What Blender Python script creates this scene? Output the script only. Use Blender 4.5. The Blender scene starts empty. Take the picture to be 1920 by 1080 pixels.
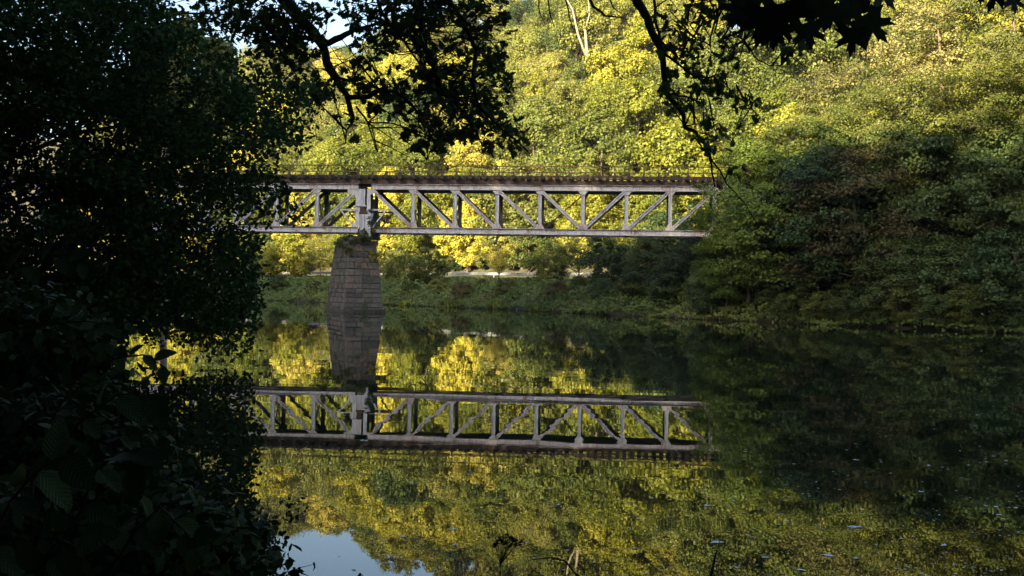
import bpy, math, random
import numpy as np
from mathutils import Matrix, Vector

# ------------------------------------------------------------------ camera, light, exposure
S = bpy.context.scene
COL = S.collection
FPX, HCAM, ROLL = 1875.0, 2.15, 0.017
cam_d = bpy.data.cameras.new('camera'); cam = bpy.data.objects.new('camera', cam_d); COL.objects.link(cam)
cam_d.sensor_width = 36; cam_d.lens = FPX / 1920 * 36; cam_d.clip_end = 3000; cam_d.clip_start = 0.05
_p = 3 / FPX
_r = Vector((math.cos(ROLL), 0, math.sin(ROLL))); _u = Vector((-math.sin(ROLL), 0, math.cos(ROLL))); _b = Vector((0, -1, 0))
M3 = Matrix((_r, _u, _b)).transposed()
M3 = Matrix.Rotation(-_p, 3, 'X') @ M3
cam.matrix_world = Matrix.Translation((0, 0, HCAM)) @ M3.to_4x4()
S.camera = cam

SUN = Vector((-0.52, -0.854, 0.0)).normalized() * math.cos(math.radians(16)) + Vector((0, 0, math.sin(math.radians(16))))
W = bpy.data.worlds.new('World'); S.world = W; W.use_nodes = True
nt = W.node_tree; nt.nodes.clear()
sky = nt.nodes.new('ShaderNodeTexSky'); sky.sky_type = 'NISHITA'; sky.sun_disc = False
sky.sun_elevation = math.radians(16); sky.sun_rotation = math.atan2(SUN.x, SUN.y)
sky.air_density = 1.0; sky.dust_density = 3.0; sky.ozone_density = 1.2
bg = nt.nodes.new('ShaderNodeBackground'); bg.inputs[1].default_value = 0.088
wo = nt.nodes.new('ShaderNodeOutputWorld')
nt.links.new(sky.outputs[0], bg.inputs[0]); nt.links.new(bg.outputs[0], wo.inputs[0])
sl = bpy.data.lights.new('sun', 'SUN'); sl.energy = 5.0; sl.angle = math.radians(0.55); sl.color = (1.0, 0.87, 0.60)
so = bpy.data.objects.new('sun', sl); COL.objects.link(so)
so.rotation_euler = SUN.to_track_quat('Z', 'Y').to_euler()
S.view_settings.view_transform = 'Standard'; S.view_settings.look = 'None'
S.view_settings.exposure = 2.4; S.view_settings.gamma = 1; S.view_settings.use_curve_mapping = False
S.render.engine = 'CYCLES'
S.cycles.max_bounces = 7; S.cycles.diffuse_bounces = 3; S.cycles.glossy_bounces = 3
S.cycles.transmission_bounces = 4; S.cycles.transparent_max_bounces = 4

# ------------------------------------------------------------------ helpers
RNG = np.random.default_rng(11)
random.seed(5)

def at(px, py, Y):
    """point at depth Y whose bearing from the viewpoint is that of photo pixel (px, py)"""
    dx, dy = px - 960.0, 540.0 - py
    u = dx * math.cos(ROLL) - dy * math.sin(ROLL); v = dx * math.sin(ROLL) + dy * math.cos(ROLL) - 3
    return np.array([u * Y / FPX, Y, HCAM + v * Y / FPX])

def tag(o, label=None, cat=None, group=None, kind=None):
    if label: o['label'] = label
    if cat: o['category'] = cat
    if group: o['group'] = group
    if kind: o['kind'] = kind
    return o

def link(name, me, parent=None, mat=None):
    o = bpy.data.objects.new(name, me); COL.objects.link(o)
    if parent is not None: o.parent = parent
    if mat is not None and me is not None:
        if len(me.materials) == 0: me.materials.append(mat)
        else:
            o.material_slots[0].link = 'OBJECT'; o.material_slots[0].material = mat
    return o

def empty(name, loc=(0, 0, 0), rz=0, s=1):
    o = bpy.data.objects.new(name, None); COL.objects.link(o)
    o.location = tuple(float(c) for c in loc); o.rotation_euler = (0, 0, rz); o.scale = (s, s, s)
    o.empty_display_size = 0.3
    return o

def mesh_np(name, V, counts, idx, tint=None, smooth=False):
    """counts: vertices per face, idx: flat vertex indices, tint: one value per face"""
    me = bpy.data.meshes.new(name)
    V = np.asarray(V, np.float32); counts = np.asarray(counts, np.int32); idx = np.asarray(idx, np.int32)
    me.vertices.add(len(V)); me.vertices.foreach_set('co', V.ravel())
    me.loops.add(len(idx)); me.loops.foreach_set('vertex_index', idx)
    me.polygons.add(len(counts))
    st = np.concatenate([[0], np.cumsum(counts)[:-1]]).astype(np.int32)
    me.polygons.foreach_set('loop_start', st)
    try: me.polygons.foreach_set('loop_total', counts)
    except Exception: pass
    if tint is not None:
        a = me.attributes.new('tint', 'FLOAT', 'FACE'); a.data.foreach_set('value', np.asarray(tint, np.float32))
    me.update(calc_edges=True)
    if smooth: me.polygons.foreach_set('use_smooth', np.ones(len(counts), bool))
    return me

class MB:
    """collects boxes, bars, tubes and polygons into one mesh"""
    def __init__(s): s.v = []; s.f = []
    def box(s, c, d, M=None):
        n = len(s.v)
        for x in (-.5, .5):
            for y in (-.5, .5):
                for z in (-.5, .5):
                    p = Vector((x * d[0], y * d[1], z * d[2]))
                    if M is not None: p = M @ p
                    s.v.append((p.x + c[0], p.y + c[1], p.z + c[2]))
        for q in ((0, 1, 3, 2), (4, 6, 7, 5), (0, 4, 5, 1), (2, 3, 7, 6), (0, 2, 6, 4), (1, 5, 7, 3)):
            s.f.append(tuple(n + i for i in q))
    def bar(s, a, b, w, h, up=(0, 0, 1)):
        a, b = Vector(a), Vector(b); d = b - a; L = d.length; x = d.normalized()
        y = Vector(up).cross(x).normalized(); z = x.cross(y)
        s.box((a + b) / 2, (L, w, h), Matrix((x, y, z)).transposed())
    def tube(s, pts, rad, n=8, cap=True):
        pts = [Vector(p) for p in pts]; m = len(pts); base = len(s.v)
        if np.isscalar(rad): rad = [rad] * m
        u = None
        for i, p in enumerate(pts):
            d = (pts[min(i + 1, m - 1)] - pts[max(i - 1, 0)]).normalized()
            if u is None: u = d.orthogonal().normalized()
            u = (u - d * u.dot(d)); u = u.normalized() if u.length > 1e-6 else d.orthogonal().normalized()
            w = d.cross(u)
            for k in range(n):
                a = 2 * math.pi * k / n
                q = p + (u * math.cos(a) + w * math.sin(a)) * rad[i]
                s.v.append(tuple(q))
        for i in range(m - 1):
            for k in range(n):
                a, b = base + i * n + k, base + i * n + (k + 1) % n
                s.f.append((a, b, b + n, a + n))
        if cap:
            s.f.append(tuple(base + k for k in range(n))[::-1]); s.f.append(tuple(base + (m - 1) * n + k for k in range(n)))
    def prism(s, pts, off):
        """flat polygon pts pushed along off"""
        n = len(pts); b = len(s.v); off = Vector(off)
        for p in pts: s.v.append(tuple(Vector(p)))
        for p in pts: s.v.append(tuple(Vector(p) + off))
        s.f.append(tuple(range(b, b + n))); s.f.append(tuple(range(b + 2 * n - 1, b + n - 1, -1)))
        for i in range(n):
            j = (i + 1) % n; s.f.append((b + j, b + i, b + n + i, b + n + j))
    def mesh(s, name, smooth=False):
        me = bpy.data.meshes.new(name); me.from_pydata(s.v, [], s.f); me.update()
        if smooth: me.polygons.foreach_set('use_smooth', [True] * len(me.polygons))
        return me
    def build(s, name, mat, parent=None, smooth=False):
        return link(name, s.mesh(name, smooth), parent, mat)

# ------------------------------------------------------------------ materials
def newmat(name):
    m = bpy.data.materials.new(name); m.use_nodes = True
    n = m.node_tree.nodes; b = n['Principled BSDF']; return m, m.node_tree, b

def ramp(nt, fac, stops):
    r = nt.nodes.new('ShaderNodeValToRGB'); e = r.color_ramp.elements
    while len(e) < len(stops): e.new(0.5)
    for el, (p, c) in zip(e, stops): el.position = p; el.color = (*c, 1)
    nt.links.new(fac, r.inputs[0]); return r.outputs[0]

def noise(nt, scale, detail=4, vec=None, rough=0.55, stretch=None, kind='Object'):
    tc = nt.nodes.new('ShaderNodeTexCoord'); n = nt.nodes.new('ShaderNodeTexNoise')
    n.inputs['Scale'].default_value = scale; n.inputs['Detail'].default_value = detail; n.inputs['Roughness'].default_value = rough
    src = tc.outputs[kind]
    if kind == 'World':
        pass
    if stretch:
        mp = nt.nodes.new('ShaderNodeMapping'); mp.inputs['Scale'].default_value = stretch
        nt.links.new(src, mp.inputs[0]); src = mp.outputs[0]
    nt.links.new(src, n.inputs['Vector']); return n.outputs[0]

def math_n(nt, op, a, b=None, c=None):
    m = nt.nodes.new('ShaderNodeMath'); m.operation = op
    for i, v in enumerate((a, b, c)):
        if v is None: continue
        if isinstance(v, (int, float)): m.inputs[i].default_value = v
        else: nt.links.new(v, m.inputs[i])
    return m.outputs[0]

def leaf_mat(name, dark, mid, light, transl=0.35, nscale=0.35, rough=0.5, spec=0.25, accent=None, acc=0.9, veins=False):
    m, t, b = newmat(name)
    at_ = t.nodes.new('ShaderNodeAttribute'); at_.attribute_name = 'tint'
    oi = t.nodes.new('ShaderNodeObjectInfo')
    nz = noise(t, nscale, 3)
    f = math_n(t, 'MULTIPLY', at_.outputs['Fac'], 0.45)
    f = math_n(t, 'ADD', f, math_n(t, 'MULTIPLY', nz, 0.75))
    f = math_n(t, 'ADD', f, math_n(t, 'MULTIPLY_ADD', oi.outputs['Random'], 0.58, -0.37))
    stops = [(0.2, dark), (0.5, mid), (0.8, light)]
    c = ramp(t, f, stops)
    if accent:
        mx = t.nodes.new('ShaderNodeMix'); mx.data_type = 'RGBA'
        g = math_n(t, 'GREATER_THAN', at_.outputs['Fac'], acc)
        t.links.new(g, mx.inputs[0]); t.links.new(c, mx.inputs[6]); mx.inputs[7].default_value = (*accent, 1)
        c = mx.outputs[2]
    if veins:   # side veins running out from the midrib of each leaf blade
        tc = t.nodes.new('ShaderNodeTexCoord'); sx = t.nodes.new('ShaderNodeSeparateXYZ'); t.links.new(tc.outputs['Object'], sx.inputs[0])
        ay = math_n(t, 'ABSOLUTE', sx.outputs[1]); ph = math_n(t, 'MULTIPLY', math_n(t, 'SUBTRACT', sx.outputs[0], math_n(t, 'MULTIPLY', ay, .9)), 62)
        vn = math_n(t, 'MULTIPLY_ADD', math_n(t, 'SINE', ph), .5, .5); bpv = t.nodes.new('ShaderNodeBump'); bpv.inputs['Strength'].default_value = .3; bpv.inputs['Distance'].default_value = .004
        t.links.new(vn, bpv.inputs['Height']); t.links.new(bpv.outputs[0], b.inputs['Normal'])
    t.links.new(c, b.inputs['Base Color'])
    b.inputs['Roughness'].default_value = rough; b.inputs['Specular IOR Level'].default_value = spec
    tr = t.nodes.new('ShaderNodeBsdfTranslucent'); t.links.new(c, tr.inputs[0])
    ms = t.nodes.new('ShaderNodeMixShader'); ms.inputs[0].default_value = transl
    t.links.new(b.outputs[0], ms.inputs[1]); t.links.new(tr.outputs[0], ms.inputs[2])
    t.links.new(ms.outputs[0], t.nodes['Material Output'].inputs[0])
    return m

def plain(name, stops, scale=2.0, rough=0.8, bump=0.0, bscale=20, metal=0, stretch=None, spec=0.3):
    m, t, b = newmat(name)
    c = ramp(t, noise(t, scale, 6, stretch=stretch), stops); t.links.new(c, b.inputs['Base Color'])
    b.inputs['Roughness'].default_value = rough; b.inputs['Metallic'].default_value = metal
    b.inputs['Specular IOR Level'].default_value = spec
    if bump:
        bp = t.nodes.new('ShaderNodeBump'); bp.inputs['Strength'].default_value = bump; bp.inputs['Distance'].default_value = 0.02
        t.links.new(noise(t, bscale, 6, stretch=stretch), bp.inputs['Height']); t.links.new(bp.outputs[0], b.inputs['Normal'])
    return m

LM = {
 'green':  leaf_mat('leaf_green', (.042, .062, .012), (.10, .122, .022), (.19, .195, .035), accent=(.3, .26, .04), acc=.96),
 'olive':  leaf_mat('leaf_olive', (.07, .08, .018), (.14, .148, .03), (.24, .23, .05)),
 'fresh':  leaf_mat('leaf_fresh', (.07, .09, .01), (.18, .19, .02), (.34, .31, .035)),
 'yellow': leaf_mat('leaf_yellow', (.14, .15, .015), (.29, .27, .028), (.46, .40, .055)),
 'pale':   leaf_mat('leaf_pale', (.20, .22, .05), (.42, .42, .14), (.58, .56, .24)),
 'gold':   leaf_mat('leaf_gold', (.14, .13, .018), (.27, .24, .035), (.42, .36, .065)),
 'dark':   leaf_mat('leaf_dark', (.016, .032, .008), (.038, .062, .014), (.08, .105, .024), transl=.25),  # this and the next: albedo lowered to deepen the right bank's shade
 'blue':   leaf_mat('leaf_blue', (.020, .040, .011), (.042, .072, .018), (.085, .12, .032), transl=.25),
 'brown':  leaf_mat('leaf_brown', (.04, .036, .012), (.088, .072, .022), (.15, .115, .035), transl=.3),
 'maple':  leaf_mat('leaf_bright_maple', (.05, .085, .012), (.10, .15, .02), (.16, .21, .03), transl=.35),
 'feather': leaf_mat('leaf_feathery', (.085, .085, .025), (.18, .165, .048), (.30, .26, .085), transl=.35),
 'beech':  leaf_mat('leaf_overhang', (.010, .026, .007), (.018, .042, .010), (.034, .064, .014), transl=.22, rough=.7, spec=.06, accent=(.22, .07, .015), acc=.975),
 'oak':    leaf_mat('leaf_oak', (.03, .065, .01), (.055, .11, .016), (.09, .15, .025), transl=.38, rough=.55, spec=.2, accent=(.16, .07, .02), acc=.96),
 'bank':   leaf_mat('leaf_bank', (.04, .075, .018), (.09, .14, .03), (.18, .20, .05), transl=.3, nscale=.5, accent=(.2, .1, .05), acc=.95),
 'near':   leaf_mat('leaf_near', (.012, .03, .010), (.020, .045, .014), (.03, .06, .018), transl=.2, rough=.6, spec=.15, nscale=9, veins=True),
}
BARK = plain('bark', [(.3, (.05, .038, .028)), (.7, (.13, .10, .07))], 3, .9, .6, 14, stretch=(3, 3, .6))
BARKL = plain('bark_pale', [(.3, (.15, .125, .09)), (.7, (.30, .26, .19))], 2, .85, .5, 12, stretch=(3, 3, .6))
BARKD = plain('bark_dark', [(.3, (.012, .011, .009)), (.7, (.035, .03, .024))], 4, .9, .7, 20, stretch=(3, 3, 1))

def steel(name, lo=.50, hi=.68, paint=(.60, .605, .64), streak=(1, 1, .2)):
    m, t, b = newmat(name)
    pc = ramp(t, noise(t, 3.0, 5), [(.3, tuple(c * .78 for c in paint)), (.7, paint)])
    n1 = noise(t, .9, 6, rough=.65); n2 = noise(t, 9, 6, rough=.6, stretch=streak)
    f = math_n(t, 'ADD', math_n(t, 'MULTIPLY', n1, .55), math_n(t, 'MULTIPLY', n2, .45))
    fr = ramp(t, f, [(lo + .06, (0, 0, 0)), (hi, (1, 1, 1))])
    rc = ramp(t, noise(t, 14, 4), [(.3, (.13, .05, .03)), (.7, (.36, .20, .14))])
    mx = t.nodes.new('ShaderNodeMix'); mx.data_type = 'RGBA'
    t.links.new(fr, mx.inputs[0]); t.links.new(pc, mx.inputs[6]); t.links.new(rc, mx.inputs[7])
    gr_ = ramp(t, noise(t, 5.0, 7, rough=.7, stretch=(1.6, 1.6, .35)), [(.34, (.42, .40, .38)), (.56, (1, 1, 1))])
    mg = t.nodes.new('ShaderNodeMix'); mg.data_type = 'RGBA'; mg.blend_type = 'MULTIPLY'; mg.inputs[0].default_value = .6
    t.links.new(mx.outputs[2], mg.inputs[6]); t.links.new(gr_, mg.inputs[7])
    t.links.new(mg.outputs[2], b.inputs['Base Color']); b.inputs['Roughness'].default_value = .65
    return m
STEEL = steel('painted_steel')
STEELR = steel('rusty_painted_steel', .44, .63, (.60, .585, .61))
STEELN = steel('node_plate_steel', .44, .66, (.58, .49, .46))
STEELRR = plain('rusted_steel', [(.3, (.04, .025, .018)), (.55, (.085, .052, .036)), (.78, (.26, .22, .21))], 1.6, .85)
STEELD = plain('dark_steel', [(.3, (.045, .043, .042)), (.7, (.11, .105, .10))], 2, .8)  # darker steel tone for the far truss, bracing and deck underparts
RAILM = plain('rusted_handrail', [(.3, (.09, .055, .02)), (.7, (.16, .10, .035))], 5, .8)
WOOD = plain('sleeper_timber', [(.3, (.03, .022, .017)), (.7, (.085, .065, .05))], 2, .9, .5, 14, stretch=(4, .4, 4))
MORTAR = plain('mortar', [(.3, (.055, .048, .042)), (.7, (.085, .075, .066))], 3, .95)

def stone_mat():
    m, t, b = newmat('pier_stone')
    oi = t.nodes.new('ShaderNodeObjectInfo')
    c1 = ramp(t, oi.outputs['Random'], [(0, (.07, .067, .061)), (.35, (.11, .102, .092)), (.7, (.145, .130, .114)), (.88, (.165, .128, .105)), (1, (.21, .145, .11))])
    c2 = ramp(t, noise(t, 5, 8, rough=.7), [(.3, (.45, .45, .42)), (.7, (1.25, 1.2, 1.1))])
    mx = t.nodes.new('ShaderNodeMix'); mx.data_type = 'RGBA'; mx.blend_type = 'MULTIPLY'; mx.inputs[0].default_value = 1
    t.links.new(c1, mx.inputs[6]); t.links.new(c2, mx.inputs[7])
    ms = ramp(t, noise(t, 1.2, 6), [(.56, (0, 0, 0)), (.68, (1, 1, 1))])
    m2 = t.nodes.new('ShaderNodeMix'); m2.data_type = 'RGBA'; t.links.new(ms, m2.inputs[0])
    t.links.new(mx.outputs[2], m2.inputs[6]); m2.inputs[7].default_value = (.05, .065, .03, 1)
    tc = t.nodes.new('ShaderNodeTexCoord'); sx = t.nodes.new('ShaderNodeSeparateXYZ'); t.links.new(tc.outputs['Object'], sx.inputs[0])
    wz = math_n(t, 'ADD', sx.outputs[2], math_n(t, 'MULTIPLY', noise(t, 3, 4), .35)); wet = ramp(t, wz, [(.32, (.45, .45, .40)), (.5, (1, 1, 1))])
    m3 = t.nodes.new('ShaderNodeMix'); m3.data_type = 'RGBA'; m3.blend_type = 'MULTIPLY'; m3.inputs[0].default_value = 1; t.links.new(m2.outputs[2], m3.inputs[6]); t.links.new(wet, m3.inputs[7])
    t.links.new(m3.outputs[2], b.inputs['Base Color']); b.inputs['Roughness'].default_value = .9
    bp = t.nodes.new('ShaderNodeBump'); bp.inputs['Strength'].default_value = .9; bp.inputs['Distance'].default_value = .05
    t.links.new(noise(t, 7, 8), bp.inputs['Height']); t.links.new(bp.outputs[0], b.inputs['Normal'])
    return m
STONE = stone_mat()
ASPHALT = plain('asphalt', [(.3, (.045, .045, .045)), (.7, (.065, .064, .062))], 6, .9)
ZINC = plain('zinc_guardrail', [(.3, (.17, .175, .18)), (.7, (.26, .265, .27))], 3, .6, spec=.3)
PLASTER = plain('white_plaster', [(.3, (.55, .56, .58)), (.7, (.68, .69, .70))], 1, .9)
ROOFM = plain('roof_slate', [(.3, (.05, .05, .055)), (.7, (.09, .085, .085))], 3, .8)
GLASS = plain('window_glass', [(.3, (.02, .025, .03)), (.7, (.03, .035, .04))], 1, .08, spec=.6)
WHITEP = plain('white_post_plastic', [(.3, (.7, .7, .7)), (.7, (.8, .8, .8))], 1, .5)
BLACKP = plain('black_band', [(.3, (.02, .02, .02)), (.7, (.03, .03, .03))], 1, .5)

# ------------------------------------------------------------------ terrain and river
FB = np.array([(150, -60), (75, 0), (47, 34), (29.5, 55), (14, 72), (-3, 95), (-26, 116), (-75, 155), (-170, 230), (-320, 340)], float)
NB = np.array([(-330, 280), (-170, 165), (-62, 84), (-31, 50), (-16, 27), (-9, 15), (-4.6, 8.6), (-2.3, 5.2), (.2, 3.0), (6, .6), (20, -6), (70, -35), (150, -120)], float)

def sdist(P, L):
    """distance to polyline L, positive on its right-hand side walking along it"""
    P = np.atleast_2d(P)[:, :2]; best = np.full(len(P), 1e9); sg = np.ones(len(P))
    for a, b in zip(L[:-1], L[1:]):
        d = b - a; t = np.clip(((P - a) @ d) / (d @ d), 0, 1); q = a + t[:, None] * d; r = P - q
        D = np.hypot(r[:, 0], r[:, 1]); c = d[0] * r[:, 1] - d[1] * r[:, 0]
        k = D < best; best[k] = D[k]; sg[k] = np.where(c[k] < 0, 1, -1)
    return best * sg

def vnoise(x, y, seed=0):
    """smooth value noise on arrays"""
    r = np.random.default_rng(seed); G = r.random((64, 64))
    xi = np.floor(x).astype(int); yi = np.floor(y).astype(int); fx = x - xi; fy = y - yi
    fx = fx * fx * (3 - 2 * fx); fy = fy * fy * (3 - 2 * fy)
    g = lambda i, j: G[i % 64, j % 64]
    return (g(xi, yi) * (1 - fx) + g(xi + 1, yi) * fx) * (1 - fy) + (g(xi, yi + 1) * (1 - fx) + g(xi + 1, yi + 1) * fx) * fy

def zfar(d, x, y):
    k = np.interp(d, [-8, -3, -.3, .4, 3, 14.5, 16, 28, 31, 115, 170, 300], [-2.2, -1.6, -.35, .25, .9, 2.8, 3.0, 3.0, 4.6, 57, 66, 70])
    amp = np.clip((d - 30) / 40, 0, 1)
    fall = np.interp(x, [-160, -90, -45, 20], [.96, .94, .93, 1.02])
    k = np.where(d > 30, 3 + (k - 3) * fall, k)
    return k + amp * (vnoise(x / 22, y / 22, 3) - .5) * 8

def znear(d, x, y):
    k = np.interp(d, [-8, -3, -.3, .3, 1.5, 12, 60, 90, 200], [-2.2, -1.6, -.35, .25, .55, 2.2, 30, 33, 34])
    k = k * np.where(d > 10, np.interp(x, [-95, -70, -50, -20], [.86, .97, 1.15, 1.22]), 1)
    return k + np.clip(d / 10, 0, 1) * (vnoise(x / 6 + 9, y / 6, 4) - .5) * .7

def ground(x, y):
    x = np.atleast_1d(np.asarray(x, float)); y = np.atleast_1d(np.asarray(y, float)); P = np.stack([x, y], 1)
    df = sdist(P, FB); dn = sdist(P, NB)
    return np.maximum(zfar(df, x, y), znear(dn, x, y))
def gz(x, y): return float(ground(x, y)[0])

def axis(lo, hi, c, fine, coarse, rad):
    out = [c]; s = fine
    v = c
    while v < hi:
        s = min(coarse, max(fine, abs(v - c) / rad)); v += s; out.append(v)
    v = c
    while v > lo:
        s = min(coarse, max(fine, abs(v - c) / rad)); v -= s; out.append(v)
    return np.array(sorted(out))
gx = axis(-420, 420, -3, .35, 3.0, 18); gy = axis(-190, 460, 4, .35, 3.0, 18)
GX, GY = np.meshgrid(gx, gy); Zg = ground(GX.ravel(), GY.ravel())
V = np.stack([GX.ravel(), GY.ravel(), Zg], 1); nx, ny = len(gx), len(gy)
ii = (np.arange(ny - 1)[:, None] * nx + np.arange(nx - 1)[None]).ravel()
Q = np.stack([ii, ii + 1, ii + nx + 1, ii + nx], 1)
GROUND = plain('ground_soil', [(.3, (.035, .03, .018)), (.55, (.06, .055, .025)), (.75, (.09, .09, .035))], .6, .95, .8, 6)
gobj = link('ground', mesh_np('ground', V, np.full(len(Q), 4), Q.ravel(), smooth=True), None, GROUND); tag(gobj, kind='structure')

wm, t, b = newmat('river_water')
b.inputs['Base Color'].default_value = (.010, .014, .006, 1); b.inputs['Roughness'].default_value = .0; b.inputs['IOR'].default_value = 1.37
n1 = noise(t, 1.0, 1, stretch=(.3, .95, 1)); n2 = noise(t, 1.0, 3, stretch=(1.3, 4.2, 1)); n3 = noise(t, 1.0, 1, stretch=(.05, .12, 1))
h = math_n(t, 'ADD', math_n(t, 'MULTIPLY', n1, .0021), math_n(t, 'MULTIPLY', n2, .00012))
h = math_n(t, 'MULTIPLY', h, math_n(t, 'MULTIPLY_ADD', n3, 1.6, .1))
bp = t.nodes.new('ShaderNodeBump'); bp.inputs['Strength'].default_value = 1; bp.inputs['Distance'].default_value = 1
t.links.new(h, bp.inputs['Height']); t.links.new(bp.outputs[0], b.inputs['Normal'])
mb = MB(); mb.v = [(-420, -190, 0), (420, -190, 0), (420, 460, 0), (-420, 460, 0)]; mb.f = [(0, 1, 2, 3)]
wobj = mb.build('river', wm); tag(wobj, kind='structure')

def offset_line(L, d, step=2.0):
    """resample polyline L and shift it d metres to its right"""
    pts = []
    seg = np.diff(L, axis=0); ln = np.hypot(seg[:, 0], seg[:, 1]); cum = np.concatenate([[0], np.cumsum(ln)])
    s = np.arange(0, cum[-1], step)
    P = np.stack([np.interp(s, cum, L[:, 0]), np.interp(s, cum, L[:, 1])], 1)
    k = np.ones(15) / 15
    for c in range(2):
        pad = np.concatenate([P[:1, c].repeat(7), P[:, c], P[-1:, c].repeat(7)]); P[:, c] = np.convolve(pad, k, 'valid')
    T = np.gradient(P, axis=0); T /= np.hypot(T[:, 0], T[:, 1])[:, None]
    N = np.stack([T[:, 1], -T[:, 0]], 1)
    return P + N * d
ra, rb = offset_line(FB, 19.6), offset_line(FB, 26.0)
n = len(ra); V = np.concatenate([np.c_[ra, np.full(n, 3.05)], np.c_[rb, np.full(n, 3.05)]])
Q = np.array([(i, i + 1, n + i + 1, n + i) for i in range(n - 1)])
robj = link('road', mesh_np('road', V, np.full(len(Q), 4), Q.ravel()), None, ASPHALT); tag(robj, kind='structure')

# ------------------------------------------------------------------ foliage
RH = np.array([(-.5, 0, 0), (0, .36, .06), (.5, 0, 0), (0, -.36, .06)])
HEX = np.array([(-.5, 0, 0), (-.22, .26, .07), (.14, .25, .05), (.55, 0, -.04), (.14, -.25, .05), (-.22, -.26, .07)])
def oak_outline():
    x = [-.5, -.36, -.28, -.17, -.08, .05, .14, .28, .36, .5]
    w = [.03, .13, .08, .24, .13, .31, .16, .26, .12, .0]
    top = [(a, c, .10 * c) for a, c in zip(x, w)]
    return np.array(top + [(a, -c, .10 * c) for a, c in zip(x[-2::-1], w[-2::-1])])
OAK = oak_outline()
def maple_outline():
    pol = [(0, .50), (10, .36), (16, .40), (22, .22), (40, .34), (46, .52), (52, .38), (62, .42), (66, .23), (88, .30), (98, .46), (106, .30), (126, .34), (140, .14), (172, .12)]
    R = [(r * math.cos(math.radians(a)), r * math.sin(math.radians(a)) * .95, -.12 * r) for a, r in pol]
    return np.array([(x, y, z) for x, y, z in R] + [(x, -y, z) for x, y, z in R[:0:-1]])
MAPLE = maple_outline()
def serrate(n=9, w=.3):
    top = []
    for i in range(n + 1):
        u = i / n; x = -.5 + u; prof = w * math.sin(math.pi * u ** .75) ** .8 if 0 < u < 1 else 0
        top.append((x, prof, prof * .25 - .25 * u * u))
        if i < n: top.append((x + .03, prof + .025 if prof > 0 else .05, prof * .25 - .25 * u * u))
    return np.array(top + [(x, -y, z) for x, y, z in top[-2:0:-1]])
SERR = serrate()
def blade_mesh(name, tint=.5):
    k = len(SERR); h = (k + 2) // 2; top = SERR[:h]; bot = np.concatenate([SERR[:1], SERR[:h - 1:-1], SERR[h - 1:h]])
    m = len(top); bot = bot[:m] if len(bot) >= m else np.concatenate([bot, np.repeat(bot[-1:], m - len(bot), 0)])
    mid = np.stack([top[:, 0], np.zeros(m), top[:, 2] - .22 * np.abs(top[:, 1])], 1)
    q1 = (top + mid) / 2 + np.array([0, 0, .02]); q2 = (bot + mid) / 2 + np.array([0, 0, .02])
    V = np.concatenate([top, q1, mid, q2, bot]); Q = [(r_ * m + i, r_ * m + i + 1, (r_ + 1) * m + i + 1, (r_ + 1) * m + i) for r_ in range(4) for i in range(m - 1)]
    return mesh_np(name, V, np.full(len(Q), 4), np.array(Q).ravel(), np.full(len(Q), tint), smooth=True)

def frames(Nn, rng, T=None):
    Nn = Nn / np.linalg.norm(Nn, axis=1)[:, None]
    r = rng.normal(size=Nn.shape) if T is None else T
    Tt = r - (r * Nn).sum(1)[:, None] * Nn; Tt /= np.linalg.norm(Tt, axis=1)[:, None] + 1e-9
    return Nn, Tt, np.cross(Nn, Tt)

def leaf_mesh(name, C, Nn, size, tint, rng, shape=RH, T=None):
    Nn, Tt, B = frames(Nn, rng, T); k = len(shape)
    V = (C[:, None, :] + size[:, None, None] * (shape[None, :, 0:1] * Tt[:, None] + shape[None, :, 1:2] * B[:, None] + shape[None, :, 2:3] * Nn[:, None]))
    return mesh_np(name, V.reshape(-1, 3), np.full(len(C), k), np.arange(len(C) * k), tint)

def clump_leaves(cc, cr, flat, nl, rng, out=None, up=.5, rnd=.7, droop=0):
    """leaves on the outer skin of many small tufts; returns centres, normals, tints"""
    n = len(cc); d = rng.normal(size=(n * nl, 3)); d /= np.linalg.norm(d, axis=1)[:, None]
    r = rng.random(n * nl) ** .35; cr_ = np.repeat(cr, nl)
    f3 = np.array([1, 1, flat])
    wob = 1 + .25 * np.sin(d[:, 0] * 5 + np.repeat(rng.random(n) * 6, nl)) * np.cos(d[:, 1] * 4)
    P = np.repeat(cc, nl, 0) + d * (r * cr_ * wob)[:, None] * f3
    if droop: P[:, 2] -= droop * (np.hypot(d[:, 0], d[:, 1]) * r) ** 2 * cr_
    N_ = d * .7 + np.array([0, 0, up]) + rng.normal(size=d.shape) * rnd
    if out is not None: N_ += np.repeat(out, nl, 0) * .5
    ti = np.clip(np.repeat(rng.random(n), nl) * .5 + rng.random(n * nl) * .5, 0, 1)
    return P, N_, ti

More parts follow.
